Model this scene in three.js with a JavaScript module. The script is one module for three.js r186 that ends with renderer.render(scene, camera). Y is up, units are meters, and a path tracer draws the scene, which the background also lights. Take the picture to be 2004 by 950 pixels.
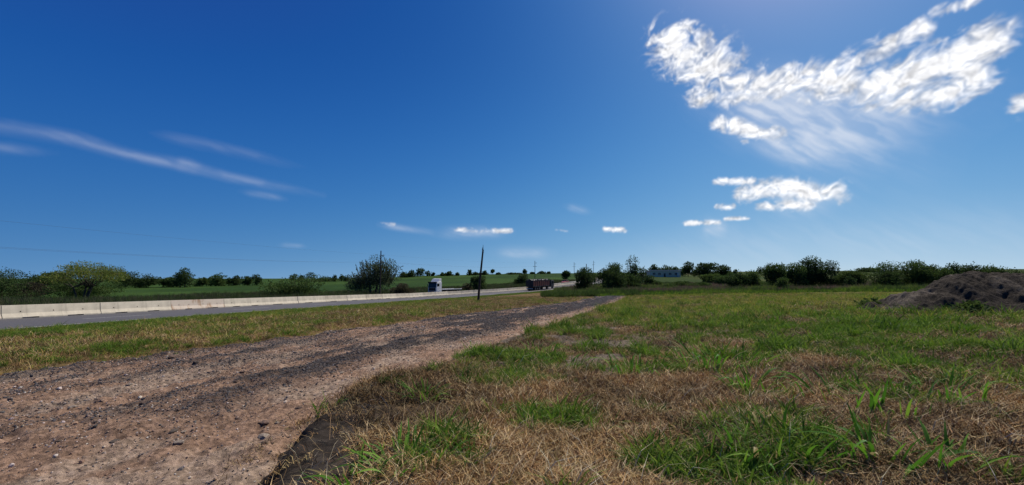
import * as THREE from 'three';
import { mergeGeometries } from 'three/addons/utils/BufferGeometryUtils.js';
import { RoundedBoxGeometry } from 'three/addons/geometries/RoundedBoxGeometry.js';
import { Brush, Evaluator, SUBTRACTION } from 'three-bvh-csg';

// ---------------------------------------------------------------- camera, sky, sun, exposure
const scene = new THREE.Scene();
const EYE = 1.6, HZ = 545, FOC = 841;                       // eye height; the photograph's horizon row and focal length
const PITCH = Math.atan(70 / FOC);
const camera = new THREE.PerspectiveCamera(2 * Math.atan(475 / FOC) * 180 / Math.PI, 2004 / 950, 0.1, 6000);
camera.position.set(0, EYE, 0);
camera.rotation.x = PITCH;
const renderer = new THREE.WebGLRenderer();
renderer.toneMapping = THREE.LinearToneMapping;
renderer.toneMappingExposure = 1.0;
renderer.shadowMap.enabled = true;
const SUN_AZ = 38, SUN_EL = 50, D2R = Math.PI / 180;
const sunDir = new THREE.Vector3(Math.cos(SUN_EL * D2R) * Math.sin(SUN_AZ * D2R), Math.sin(SUN_EL * D2R), -Math.cos(SUN_EL * D2R) * Math.cos(SUN_AZ * D2R));
const sun = new THREE.DirectionalLight(new THREE.Color(1.0, 0.92, 0.79), 5.0);
sun.position.copy(sunDir).multiplyScalar(200);
sun.castShadow = true;
Object.assign(sun.shadow.camera, { left: -150, right: 150, top: 150, bottom: -150, near: 1, far: 600 });
scene.add(sun, sun.target);

// ---------------------------------------------------------------- noise and small helpers
function rng(seed) { let a = seed >>> 0; return () => { a = (a + 0x6D2B79F5) >>> 0; let t = a; t = Math.imul(t ^ (t >>> 15), t | 1); t ^= t + Math.imul(t ^ (t >>> 7), t | 61); return ((t ^ (t >>> 14)) >>> 0) / 4294967296; }; }
function hash2(i, j) { let h = Math.imul(i, 374761393) + Math.imul(j, 668265263); h = Math.imul(h ^ (h >>> 13), 1274126177); return ((h ^ (h >>> 16)) >>> 0) / 4294967296; }
function noise(x, y) { const i = Math.floor(x), j = Math.floor(y), f = x - i, g = y - j, u = f * f * (3 - 2 * f), v = g * g * (3 - 2 * g); return (hash2(i, j) * (1 - u) + hash2(i + 1, j) * u) * (1 - v) + (hash2(i, j + 1) * (1 - u) + hash2(i + 1, j + 1) * u) * v; }
function fbm(x, y, o = 4) { let s = 0, a = 0.5, t = 0; for (let k = 0; k < o; k++) { s += a * noise(x, y); t += a; a *= 0.5; const nx = x * 1.6 - y * 1.2 + 17.3, ny = x * 1.2 + y * 1.6 + 5.1; x = nx; y = ny; } return s / t; }
const clamp = (x, a = 0, b = 1) => Math.min(b, Math.max(a, x));
const lerp = (a, b, t) => a + (b - a) * t;
const smooth = (a, b, x) => { const t = clamp((x - a) / (b - a)); return t * t * (3 - 2 * t); };
function table(pts, x) { if (x <= pts[0][0]) return pts[0][1]; for (let k = 1; k < pts.length; k++) if (x <= pts[k][0]) return lerp(pts[k - 1][1], pts[k][1], (x - pts[k - 1][0]) / (pts[k][0] - pts[k - 1][0])); return pts[pts.length - 1][1]; }

// ---------------------------------------------------------------- sky: clear air with cirrus and broken cloud, by azimuth and elevation
{
  const W = 3072, H = 1536, data = new Float32Array(W * H * 4);
  // kind (c: crisp cloud, s: soft veil), strength, half width in degrees, points [azimuth, elevation]
  const strokes = [
    ['c', 1.1, 2.61, [[21.2, 27.9], [23.0, 26.2], [26.2, 24.6]]], ['c', 1, 1.21, [[24.0, 21.9], [27.7, 21.1]]],
    ['c', 1, 1.76, [[27.2, 22.0], [29.9, 22.0], [33.5, 21.5], [36.4, 20.8], [39.0, 19.7]]], ['c', 0.9, 1.03, [[36.0, 21.7], [40.0, 22.2], [44.8, 23.3]]],
    ['c', 0.75, 0.55, [[46.0, 24.2], [48.0, 24.2], [49.3, 24.7]]], ['c', 1.1, 1.81, [[40.6, 18.7], [44.2, 19.2], [47.0, 19.9], [48.8, 20.5]]],
    ['c', 1.05, 1.57, [[42.2, 18.1], [46.8, 17.1], [48.0, 17.9]]], ['s', 0.95, 2.6, [[26, 21.4], [30, 19.6], [34.5, 17.2], [39, 14], [43, 11]]],
    ['s', 0.6, 2.4, [[30, 20], [34.4, 18.7], [42.5, 16.1], [47.8, 15.8]]], ['s', 0.55, 1.01, [[30.7, 16.0], [36.8, 12.0]]],
    ['c', 0.95, 0.89, [[26.4, 18.4], [29.7, 16.9], [32.5, 15.9]]], ['s', 0.6, 0.91, [[29.7, 16.6], [35.9, 12.5]]], ['c', 0.8, 0.4, [[29.0, 15.8], [29.2, 15.8]]],
    ['c', 0.95, 0.48, [[25.8, 11.6], [29.5, 11.3]]], ['c', 1, 1.09, [[28.9, 9.8], [33.0, 10.2], [37.6, 9.1]]], ['c', 0.75, 0.67, [[30.4, 8.3], [34.8, 8.1]]],
    ['c', 0.8, 0.36, [[25.8, 8.5], [27.5, 8.5]]], ['c', 0.75, 0.24, [[26.6, 7.1], [29.0, 7.0]]], ['c', 0.85, 0.31, [[22.0, 6.8], [25.8, 6.7]]],
    ['s', 0.45, 0.85, [[23.8, 6.2], [27.1, 5.8]]], ['s', 0.5, 1.45, [[30.9, 8.8], [38.4, 8.6]]], ['c', 0.9, 0.9, [[50.7, 14.7], [52.4, 14.8], [58, 15.5]]],
    ['c', 0.8, 0.33, [[12.3, 6.4], [14.7, 6.2]]], ['c', 0.7, 0.24, [[5.9, 6.4], [7.4, 6.2]]], ['c', 0.6, 0.26, [[-17.1, 7.1], [-15.5, 6.9]]],
    ['s', 0.2, 0.45, [[-60, 13], [-52.4, 12.8], [-49.0, 12.9], [-46.1, 13.0], [-42.0, 12.3]]], ['s', 0.26, 0.42, [[-50, 13.2], [-47.1, 13.0], [-42.4, 12.2], [-37.4, 11.9], [-33.7, 11.2], [-28.1, 10.6], [-24, 10.1]]],
    ['s', 0.22, 0.5, [[-38.8, 12.1], [-36.1, 11.7]]], ['s', 0.1, 0.5, [[-41.0, 14.7], [-34.8, 14.3], [-26.0, 13.2]]], ['s', 0.2, 0.3, [[-32.7, 9.8], [-28.0, 9.3]]],
    ['s', 0.4, 0.6, [[-10.3, 6.0], [-0.1, 6.1]]], ['c', 0.55, 0.34, [[-7.6, 6.4], [-0.1, 6.3]]], ['s', 0.3, 0.32, [[-17.4, 6.8], [-9.6, 5.9]]],
    ['s', 0.4, 0.61, [[-2.5, 3.5], [5.6, 3.2]]], ['s', 0.25, 0.4, [[7.1, 9.6], [10.7, 8.6]]], 
    ['s', 0.2, 0.23, [[-28.6, 3.9], [-25.6, 3.8]]], ['s', 0.16, 2.25, [[12.0, 2.7], [28.1, 3.9], [40.6, 3.9], [52.7, 3.9], [80, 5]]], ['s', 0.15, 0.37, [[-60, 11], [-51.7, 11.0], [-47.3, 11.4]]],
  ];
  for (const s of strokes) { const m = s[2] * 3; s.box = [Math.min(...s[3].map(p => p[0])) - m, Math.max(...s[3].map(p => p[0])) + m, Math.min(...s[3].map(p => p[1])) - m, Math.max(...s[3].map(p => p[1])) + m]; }
  const K = [[-6.066, -3.29, -1.426], [3.491, 1.686, 0.585], [10.79, 4.439, 1.84], [2.187, 1.44, 0.73]];
  for (let j = 0; j < H; j++) {
    const el = ((j + 0.5) / H - 0.5) * 180, ec = Math.max(el, 0), e1 = Math.exp(-ec / 20), ce = Math.cos(el * D2R), se = Math.sin(ec * D2R);
    for (let i = 0; i < W; i++) {
      const a = ((i + 0.5) / W - 0.5) * 2 * Math.PI, x = Math.cos(ec * D2R) * Math.cos(a), z = Math.cos(ec * D2R) * Math.sin(a);
      const g = Math.max(15, Math.acos(clamp(x * sunDir.x + se * sunDir.y + z * sunDir.z, -1, 1)) / D2R);
      const e2 = Math.exp(-g / 15), e3 = e1 * Math.exp(-(g - 40) / 30);
      let r = Math.exp(K[0][0] + K[1][0] * e1 + K[2][0] * e2 + K[3][0] * e3), gg = Math.exp(K[0][1] + K[1][1] * e1 + K[2][1] * e2 + K[3][1] * e3), b = Math.exp(K[0][2] + K[1][2] * e1 + K[2][2] * e2 + K[3][2] * e3);
      const lift = 1 + 0.13 * Math.exp(-(((ec - 14) / 13) ** 2)); r *= lift; gg *= lift + 0.03 * (lift - 1) * 8; b *= lift;
      r = clamp(r, 0.012, 0.6); gg = clamp(gg, 0.068, 0.66); b = clamp(b, 0.26, 0.78);
      if (el > 0 && el < 40) {
        const az = Math.atan2(x, -z) / D2R;
        let mc = 0, ms = 0;
        for (const s of strokes) {
          if (az < s.box[0] || az > s.box[1] || el < s.box[2] || el > s.box[3]) continue;
          let best = 1e9, along = 0;
          const p = s[3];
          for (let k = 1; k < p.length; k++) {
            const dx = (p[k][0] - p[k - 1][0]) * ce, dy = p[k][1] - p[k - 1][1], qx = (az - p[k - 1][0]) * ce, qy = el - p[k - 1][1], t = clamp((qx * dx + qy * dy) / (dx * dx + dy * dy + 1e-9));
            const q = Math.hypot(qx - t * dx, qy - t * dy); if (q < best) { best = q; along = (k - 1 + t) / (p.length - 1); }
          }
          const q = best / s[2];
          if (s[0] === 'c') mc = Math.max(mc, s[1] * Math.exp(-q * q * 1.15)); else ms = ms + s[1] * Math.exp(-q * q * 0.9) * (0.1 + 0.9 * smooth(0, 0.3, along) * smooth(1, 0.6, along)) * (1 - ms);
        }
        if (mc > 0.02 || ms > 0.01) {
          const qx = az * ce, wx = (fbm(qx * 0.45 + 3, el * 0.45, 3) - 0.5) * 2.4, wy = (fbm(qx * 0.45 + 40, el * 0.45 + 9, 3) - 0.5) * 2.4;
          const cs = 0.87, sn = 0.5, ax = qx * cs + el * sn, ay = el * cs - qx * sn;      // filaments drawn out along one wind direction
          const puff = fbm(qx * 0.8 + wx * 1.3, el * 1.1 + wy * 1.3 + 31, 6), fil = fbm(ax * 0.45 + wx, ay * 1.25 + wy, 6), grain = fbm(qx * 3.1 + wx * 3 + 11, el * 3.6 + wy * 3, 4);
          const va0 = lerp(0.22, 0.6, smooth(5, 20, az)), vc = Math.cos(va0), vs = Math.sin(va0), n3 = fbm((qx * vc - el * vs) * 0.3 + wx * 0.4, (el * vc + qx * vs) * 1.7 + wy * 0.5 + 70, 5);
          const body = mc * 1.02 + (puff - 0.5) * 1.35 + (fil - 0.5) * 0.9 + (grain - 0.5) * 0.5;
          const dens = (0.4 * smooth(0.1, 0.6, body) + 0.56 * smooth(0.4, 1.15, body)) * smooth(0.04, 0.3, mc);
          const veil = clamp(ms * (0.45 + 0.75 * smooth(0.25, 0.8, n3)));
          const va = clamp(veil * 0.7), bright = 0.8 + 0.7 * (grain - 0.48) + 0.75 * (fbm(qx * 0.9 + 200 + wx, el * 1.6 + wy, 4) - 0.5) + 0.2 * smooth(0.5, 1.1, body);
          r = lerp(r, 0.80, va); gg = lerp(gg, 0.84, va); b = lerp(b, 0.92, va);
          r = lerp(r, bright, dens); gg = lerp(gg, bright * 1.0, dens); b = lerp(b, bright * 1.02, dens);
        }
      }
      const o = (j * W + i) * 4;
      data[o] = r; data[o + 1] = gg; data[o + 2] = b; data[o + 3] = 1;
    }
  }
  const sky = new THREE.DataTexture(data, W, H, THREE.RGBAFormat, THREE.FloatType);
  sky.mapping = THREE.EquirectangularReflectionMapping; sky.magFilter = THREE.LinearFilter; sky.minFilter = THREE.LinearFilter; sky.wrapS = THREE.RepeatWrapping; sky.needsUpdate = true;
  scene.background = sky; scene.environment = sky;
}
console.log('sky');

// ---------------------------------------------------------------- the lie of the land
// Heights are measured rows of the photograph's skyline and slopes turned into metres; x right, d = -z forward.
const COLS = [0, 300, 500, 700, 860, 1000, 1100, 1220, 1300, 1450, 1700, 2004];
const DEPTHS = [60, 120, 170, 230, 400, 900, 2500];
const ROWS = [
  [590, 570, 565, 560, 551, 547, 545.6], [590, 572, 565, 560, 551, 547, 545.6], [588, 572, 563, 557, 551, 547, 545.6], [590, 574, 563, 557, 549, 545.5, 545.2],
  [590, 573, 561, 553, 540, 539.5, 541], [592, 574, 562, 551, 537, 536.5, 539], [592, 574, 558, 548, 535.5, 535.5, 538], [592, 570, 556, 545, 535, 534, 536],
  [591, 568, 553, 541.5, 535.5, 534, 534], [586, 566, 553, 545, 534.5, 532, 533], [579, 563, 551, 542, 532.5, 530, 531], [575, 560, 547, 538, 529.5, 527, 529]];
const relOf = (row, Z) => -(row - HZ) * Z / FOC;
const REL = ROWS.map(r => r.map((row, k) => relOf(row, DEPTHS[k])));
function relCol(c, Z) {
  const t = REL[c];
  if (Z < 60) return lerp(-EYE, t[0], Z / 60);
  for (let k = 1; k < 7; k++) if (Z <= DEPTHS[k]) return lerp(t[k - 1], t[k], (Z - DEPTHS[k - 1]) / (DEPTHS[k] - DEPTHS[k - 1]));
  return t[6] * Z / 2500;
}
function polar(x, z) {
  const d = -z, r = Math.hypot(x, z); let th = Math.atan2(x, d); const lim = 0.8722, tc = clamp(th, -lim, lim);
  let px = 1002 + FOC * Math.tan(tc);
  if (Math.abs(th) > lim) px = lerp(px, 1000, smooth(lim, Math.PI, Math.abs(th)));
  return [px, r * Math.cos(tc)];
}
function baseRel(x, z) {
  const [px, Z] = polar(x, z);
  let c = 0; while (c < COLS.length - 2 && px > COLS[c + 1]) c++;
  const t = clamp((px - COLS[c]) / (COLS[c + 1] - COLS[c])), s = t * t * (3 - 2 * t);
  return lerp(relCol(c, Z), relCol(c + 1, Z), lerp(t, s, 0.5));
}
// the highway's median line: straight, an arc to the right, straight
const RH0 = 10.5 * D2R, RH1 = 32 * D2R, ARC0 = 55, ARC1 = 95, ARCR = (ARC1 - ARC0) / (RH1 - RH0);
const RP0 = [-33, 27.8], RP1 = [RP0[0] + Math.sin(RH0) * ARC0, RP0[1] + Math.cos(RH0) * ARC0];
const RC = [RP1[0] + Math.cos(RH0) * ARCR, RP1[1] - Math.sin(RH0) * ARCR];
const RP2 = [RC[0] - Math.cos(RH1) * ARCR, RC[1] + Math.sin(RH1) * ARCR];
function roadPoint(s, o = 0) {                                // o > 0 lies left of the direction of travel
  let x, d, h;
  if (s < ARC0) { h = RH0; x = RP0[0] + Math.sin(h) * s; d = RP0[1] + Math.cos(h) * s; }
  else if (s < ARC1) { h = RH0 + (s - ARC0) / ARCR; x = RC[0] - Math.cos(h) * ARCR; d = RC[1] + Math.sin(h) * ARCR; }
  else { h = RH1; x = RP2[0] + Math.sin(h) * (s - ARC1); d = RP2[1] + Math.cos(h) * (s - ARC1); }
  return { x: x - Math.cos(h) * o, z: -(d + Math.sin(h) * o), h };
}
function roadCoord(x, z) {
  const d = -z;
  const s0 = (x - RP0[0]) * Math.sin(RH0) + (d - RP0[1]) * Math.cos(RH0);
  if (s0 <= ARC0) return [s0, -(x - RP0[0]) * Math.cos(RH0) + (d - RP0[1]) * Math.sin(RH0)];
  const s2 = (x - RP2[0]) * Math.sin(RH1) + (d - RP2[1]) * Math.cos(RH1);
  if (s2 >= 0) return [ARC1 + s2, -(x - RP2[0]) * Math.cos(RH1) + (d - RP2[1]) * Math.sin(RH1)];
  const h = Math.atan2(d - RC[1], -(x - RC[0]));
  return [ARC0 + (h - RH0) * ARCR, Math.hypot(x - RC[0], d - RC[1]) - ARCR];
}
const roadRel = s => table([[-60, -1.7], [0, -2.62], [20, -3.05], [64, -4.0], [85, -4.1], [105, -3.92], [120, -3.65], [140, -2.9], [165, -1.9], [220, 0.5], [300, 3]], s);
// the dirt track
const TA = 19 * D2R, tsin = Math.sin(TA), tcos = Math.cos(TA);
const trackCoord = (x, z) => [x * tsin - z * tcos, -x * tcos - z * tsin];
const trackPoint = (u, v) => [u * tsin - v * tcos, -(u * tcos + v * tsin)];
const trackRight = u => table([[2, 2.95], [2.6, 3.35], [4.2, 4.5], [5.8, 4.8], [7.2, 4.8], [10, 5.1], [20, 5.3], [80, 6.3]], u) + (noise(u * 0.8, 7) - 0.5) * 0.5 + (noise(u * 3.1, 9) - 0.5) * 0.22;
const trackLeft = u => table([[6, 15.0], [14, 14.0], [40, 13.0], [82, 11.8]], u) + (noise(u * 0.6, 17) - 0.5) * 0.7 + (noise(u * 2.3, 19) - 0.5) * 0.35;
const TRACK_END = 92;
const trackDrop = u => table([[5, 0.4], [12, 0.24], [25, 0.12], [60, 0.06], [TRACK_END, 0.04]], u);
function onTrack(x, z) { const [u, v] = trackCoord(x, z); return u < TRACK_END && v > trackRight(u) && v < trackLeft(u); }
function groundRel(x, z, dip = true) {
  let h = baseRel(x, z);
  const [u, v] = trackCoord(x, z), r = Math.hypot(x, z);
  if (u < TRACK_END + 6 && v > -3 && v < 30) {
    const vr = trackRight(u), vl = trackLeft(u), near = smooth(14, 7, u), k = smooth(vr - lerp(0.9, 0.35, near), vr + lerp(0.2, 0.15, near), v) * smooth(vl + 1.6, vl - 0.3, v) * smooth(TRACK_END + 5, TRACK_END - 2, u);
    h -= trackDrop(u) * k;
    if (dip) h -= 0.15 * smooth(vr + 0.12, vr + 0.5, v) * smooth(vl - 0.12, vl - 0.5, v) * smooth(TRACK_END - 0.5, TRACK_END - 2, u);
  }
  const [s, o] = roadCoord(x, z);
  if (s > -160 && s < 330 && o > -32 && o < 34) {
    const w = smooth(-31, -10.5, o) * smooth(32, 10.5, o) * smooth(330, 250, s);
    h = lerp(h, roadRel(s) - 0.05, w);
    if (dip) h -= 0.3 * smooth(-9.2, -8.4, o) * smooth(9.4, 8.6, o) * (s < 315 ? 1 : 0);
  }
  if (r < 130) h += ((fbm(x * 0.45, z * 0.45, 4) - 0.5) * 0.16 + (fbm(x * 2.6, z * 2.6, 3) - 0.5) * 0.13 * smooth(-9, -14, o) + (noise(x * 9, z * 9) - 0.5) * 0.02) * smooth(130, 80, r) * smooth(10.5, 12.5, Math.abs(o));
  else h += (fbm(x * 0.05, z * 0.05, 3) - 0.5) * 0.7 * smooth(130, 200, r) * smooth(11, 25, Math.abs(o));
  return h;
}
const groundY = (x, z, dip = false) => EYE + groundRel(x, z, dip);
// a place by its bearing column and depth along the view
const spot = (px, Z) => [(px - 1002) / FOC * Z * 0.9966, -Z];
const colOf = (x, z) => 1002 + FOC * clamp(x / Math.max(0.3, -z), -3, 3);

// ---------------------------------------------------------------- materials
function grainTexture(size, seed, fn) {
  const d = new Uint8Array(size * size * 4);
  for (let j = 0; j < size; j++) for (let i = 0; i < size; i++) { const c = fn(i, j, size), o = (j * size + i) * 4; for (let k = 0; k < 3; k++) d[o + k] = clamp(Array.isArray(c) ? c[k] : c, 0, 1) * 255; d[o + 3] = 255; }
  const t = new THREE.DataTexture(d, size, size); t.wrapS = t.wrapT = THREE.RepeatWrapping; t.magFilter = THREE.LinearFilter; t.minFilter = THREE.LinearFilter; t.needsUpdate = true; return t;
}
function tileNoise(x, y, per, seed) { const i = Math.floor(x), j = Math.floor(y), f = x - i, g = y - j, u = f * f * (3 - 2 * f), v = g * g * (3 - 2 * g), m = k => ((k % per) + per) % per, h = (a, b) => hash2(m(a) + seed * 131, m(b) + seed * 57); return (h(i, j) * (1 - u) + h(i + 1, j) * u) * (1 - v) + (h(i, j + 1) * (1 - u) + h(i + 1, j + 1) * u) * v; }
const tileFbm = (i, j, size, per, seed, oct = 5) => { let s = 0, a = 0.5, t = 0, p = per; for (let k = 0; k < oct; k++) { s += a * tileNoise(i / size * p, j / size * p, p, seed + k); t += a; a *= 0.62; p *= 2; } return s / t; };
const soilMap = grainTexture(512, 1, (i, j, s) => { const n = 0.7 * tileFbm(i, j, s, 14, 3, 6) + 0.3 * hash2(i + 7, j); const v = 0.6 + 0.45 * smooth(0.2, 0.8, n); return [v, v * 0.99, v * 0.97]; });
soilMap.colorSpace = THREE.SRGBColorSpace;
const soilBump = grainTexture(512, 2, (i, j, s) => 0.8 * tileFbm(i, j, s, 14, 3, 6) + 0.2 * hash2(i + 7, j));
const fineMap = grainTexture(512, 4, (i, j, s) => { const n = 0.6 * tileFbm(i, j, s, 16, 23, 6) + 0.4 * hash2(i, j); return 0.62 + 0.4 * n; });
fineMap.colorSpace = THREE.SRGBColorSpace;
const concreteMap = grainTexture(512, 5, (i, j, s) => { const n = tileFbm(i, j, s, 4, 41, 6), d = tileNoise(i / s * 24, j / s * 3, 24, 77); const v = 0.72 + 0.28 * n - 0.05 * smooth(0.55, 0.95, d); return [v, v * 0.985, v * 0.95]; });
concreteMap.colorSpace = THREE.SRGBColorSpace;
const stainMap = grainTexture(512, 6, (i, j, s) => { const n = tileFbm(i, j, s, 4, 61, 6), d = tileFbm(i, j * 0.25, s, 16, 71, 4), k = smooth(0.5, 0.68, d * 0.6 + n * 0.4); return [0.95 - 0.12 * k - 0.1 * n, 0.93 - 0.19 * k - 0.1 * n, 0.9 - 0.24 * k - 0.1 * n]; });
stainMap.colorSpace = THREE.SRGBColorSpace;
const withRepeat = (t, r) => { const c = t.clone(); c.repeat.set(r, r); c.needsUpdate = true; return c; };
const lin = (r, g, b) => new THREE.Color().setRGB(r, g, b);
const dull = (extra) => new THREE.MeshPhysicalMaterial({ color: lin(1, 1, 1), roughness: 1, specularIntensity: 0.08, side: THREE.DoubleSide, ...extra });
const std = (c, rough = 0.9, extra = {}) => new THREE.MeshStandardMaterial({ color: c, roughness: rough, side: THREE.DoubleSide, ...extra });
const M = {
  ground: dull({ vertexColors: true, map: withRepeat(soilMap, 0.7), bumpMap: withRepeat(soilBump, 0.7), bumpScale: 0.03 }),
  track: dull({ vertexColors: true, map: withRepeat(soilMap, 1.3), bumpMap: withRepeat(soilBump, 1.3), bumpScale: 0.04 }),
  heap: dull({ vertexColors: true, map: withRepeat(soilMap, 0.9), bumpMap: withRepeat(soilBump, 0.9), bumpScale: 0.05 }),
  asphalt: std(lin(0.115, 0.11, 0.118), 0.85, { map: withRepeat(fineMap, 0.8), bumpMap: withRepeat(fineMap, 0.8), bumpScale: 0.006 }),
  paint: std(lin(0.62, 0.62, 0.58), 0.7, { map: withRepeat(fineMap, 0.8) }),
  concrete: std(lin(0.84, 0.775, 0.65), 0.9, { map: withRepeat(concreteMap, 0.45), bumpMap: withRepeat(fineMap, 1.2), bumpScale: 0.004 }),
  concreteC: std(lin(0.74, 0.66, 0.57), 0.9, { map: withRepeat(stainMap, 0.25), bumpMap: withRepeat(fineMap, 1.2), bumpScale: 0.004 }),
  concreteB: std(lin(0.72, 0.66, 0.55), 0.9, { map: withRepeat(concreteMap, 0.33), bumpMap: withRepeat(fineMap, 1.2), bumpScale: 0.004 }),
  wood: std(lin(0.045, 0.036, 0.03), 0.95, { map: withRepeat(fineMap, 1.0), bumpMap: withRepeat(fineMap, 1), bumpScale: 0.01 }),
  bark: std(lin(0.07, 0.055, 0.04), 1),
  steel: std(lin(0.12, 0.12, 0.125), 0.55, { metalness: 0.6 }),
  blackPlastic: std(lin(0.012, 0.012, 0.013), 0.6),
  rubber: std(lin(0.013, 0.013, 0.013), 0.9),
  whitePaint: new THREE.MeshPhysicalMaterial({ color: lin(0.72, 0.72, 0.70), roughness: 0.45, clearcoat: 0.4, clearcoatRoughness: 0.2, side: THREE.DoubleSide }),
  redBoard: std(lin(0.5, 0.15, 0.09), 0.8, { map: withRepeat(fineMap, 1.5) }),
  redPaint: new THREE.MeshPhysicalMaterial({ color: lin(0.4, 0.05, 0.035), roughness: 0.4, clearcoat: 0.5, side: THREE.DoubleSide }),
  darkBody: std(lin(0.03, 0.028, 0.03), 0.6),
  glass: std(lin(0.01, 0.012, 0.015), 0.08, { metalness: 0.0 }),
  lamp: std(lin(0.6, 0.6, 0.58), 0.15),
  tail: std(lin(0.3, 0.01, 0.01), 0.3),
  ceramic: std(lin(0.2, 0.15, 0.12), 0.3),
  wire: std(lin(0.03, 0.03, 0.035), 0.7),
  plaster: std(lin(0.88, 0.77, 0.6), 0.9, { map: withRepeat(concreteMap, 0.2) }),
  roofSheet: std(lin(0.36, 0.37, 0.38), 0.6),
  leaf: new THREE.MeshPhysicalMaterial({ color: lin(1, 1, 1), vertexColors: true, roughness: 0.85, transmission: 0.4, thickness: 0, side: THREE.DoubleSide, specularIntensity: 0.15 }),
  blade: new THREE.MeshPhysicalMaterial({ color: lin(1, 1, 1), roughness: 0.85, transmission: 0.48, thickness: 0, side: THREE.DoubleSide, specularIntensity: 0.2 }),
  straw: dull({ roughness: 0.8, specularIntensity: 0.25 }),
  stone: std(lin(1, 1, 1), 0.92),
};

// ---------------------------------------------------------------- naming
const taken = new Map();
function numbered(n) { const k = taken.get(n) || 0; taken.set(n, k + 1); return k ? n + '_' + String(k).padStart(3, '0') : n; }
function tag(o, label, category, group, kind) { Object.assign(o.userData, { label, category }); if (group) o.userData.group = group; if (kind) o.userData.kind = kind; return o; }
function shade(o) { o.castShadow = true; o.receiveShadow = true; return o; }
function part(name, geo, mat, parent) { const m = shade(new THREE.Mesh(geo, mat)); m.name = name; parent.add(m); return m; }
function thing(name, label, category, x, y, z, turn = 0, group) { const g = new THREE.Group(); g.name = numbered(name); g.position.set(x, y, z); g.rotation.y = turn; scene.add(g); return tag(g, label, category, group); }
function structure(name, geo, mat, label) { const m = part(numbered(name), geo, mat, scene); m.userData.kind = 'structure'; if (label) m.userData.label = label; return m; }
function meshFrom(pos, idx, col, uv) { const g = new THREE.BufferGeometry(); g.setAttribute('position', new THREE.BufferAttribute(new Float32Array(pos), 3)); if (col) g.setAttribute('color', new THREE.BufferAttribute(new Float32Array(col), 3)); if (uv) g.setAttribute('uv', new THREE.BufferAttribute(new Float32Array(uv), 2)); g.setIndex(idx); g.computeVertexNormals(); return g; }

// ---------------------------------------------------------------- what grows where
const fieldEdge = (x, z) => { const px = colOf(x, z); return table([[1000, 84], [1220, 86], [1450, 84], [1700, 78], [2004, 70]], px) + (noise(x * 0.15, z * 0.15) - 0.5) * 6; };
function bareSoil(x, z) {                                      // 0..1, scraped grey soil without grass
  const d = -z, px = colOf(x, z); let b = 0;
  if (d > 7.5 && d < 26 && px > 900 && px < 1350) b = smooth(0.54, 0.66, fbm(x * 0.55 + 4, z * 0.55, 4)) * smooth(7.5, 10, d) * smooth(26, 17, d) * smooth(1350, 1200, px);
  const [u, v] = trackCoord(x, z), e = v - trackRight(u);
  if (e > -3.6 && e < 0.4 && u < 9) b = Math.max(b, smooth(-2.2 + (noise(x * 1.3, z * 1.3) - 0.5) * 1.7 + (noise(x * 5, z * 5) - 0.5) * 0.8, -0.6, e) * smooth(6.2, 4.5, u + (noise(x * 2, z * 2) - 0.5)));   // the cut bank
  if (e > -1.6 && e < 0.4 && u >= 7 && u < 40) b = Math.max(b, smooth(-1.3 + (noise(x * 0.9, z * 0.9) - 0.5) * 1.4, -0.1, e));
  b = Math.max(b, smooth(0.6, 0.7, fbm(x * 0.3 + 50, z * 0.3, 4)) * smooth(10, 14, d) * smooth(60, 40, d) * 0.8);
  return clamp(b);
}
function greenness(x, z) {
  const d = Math.max(2, -z + (fbm(x * 0.22 + 60, z * 0.22, 3) - 0.5) * 7), px = colOf(x, z);
  const left = table([[3, -0.12], [7, -0.1], [8.6, 0.12], [9.6, 0.6], [12, 0.5], [13.5, 0.25], [20, 0.38], [30, 0.45], [90, 0.5]], d);
  const right = table([[3, -0.05], [5, 0.02], [6, 0.16], [7, 0.1], [8.5, 0.08], [10, 0.4], [14, 0.5], [20, 0.5], [40, 0.62], [90, 0.62]], d);
  return table([[3, 0.28], [6, 0.42], [8.5, 0.75], [10, 1]], d) * clamp(lerp(left, right, smooth(1150, 1500, px)) + (fbm(x * 0.4 + 9, z * 0.4, 4) - 0.5) * 1.9 + (fbm(x * 1.7, z * 1.7 + 8, 3) - 0.5) * 1.0);
}
const zoneCache = [0, 0];
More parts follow.
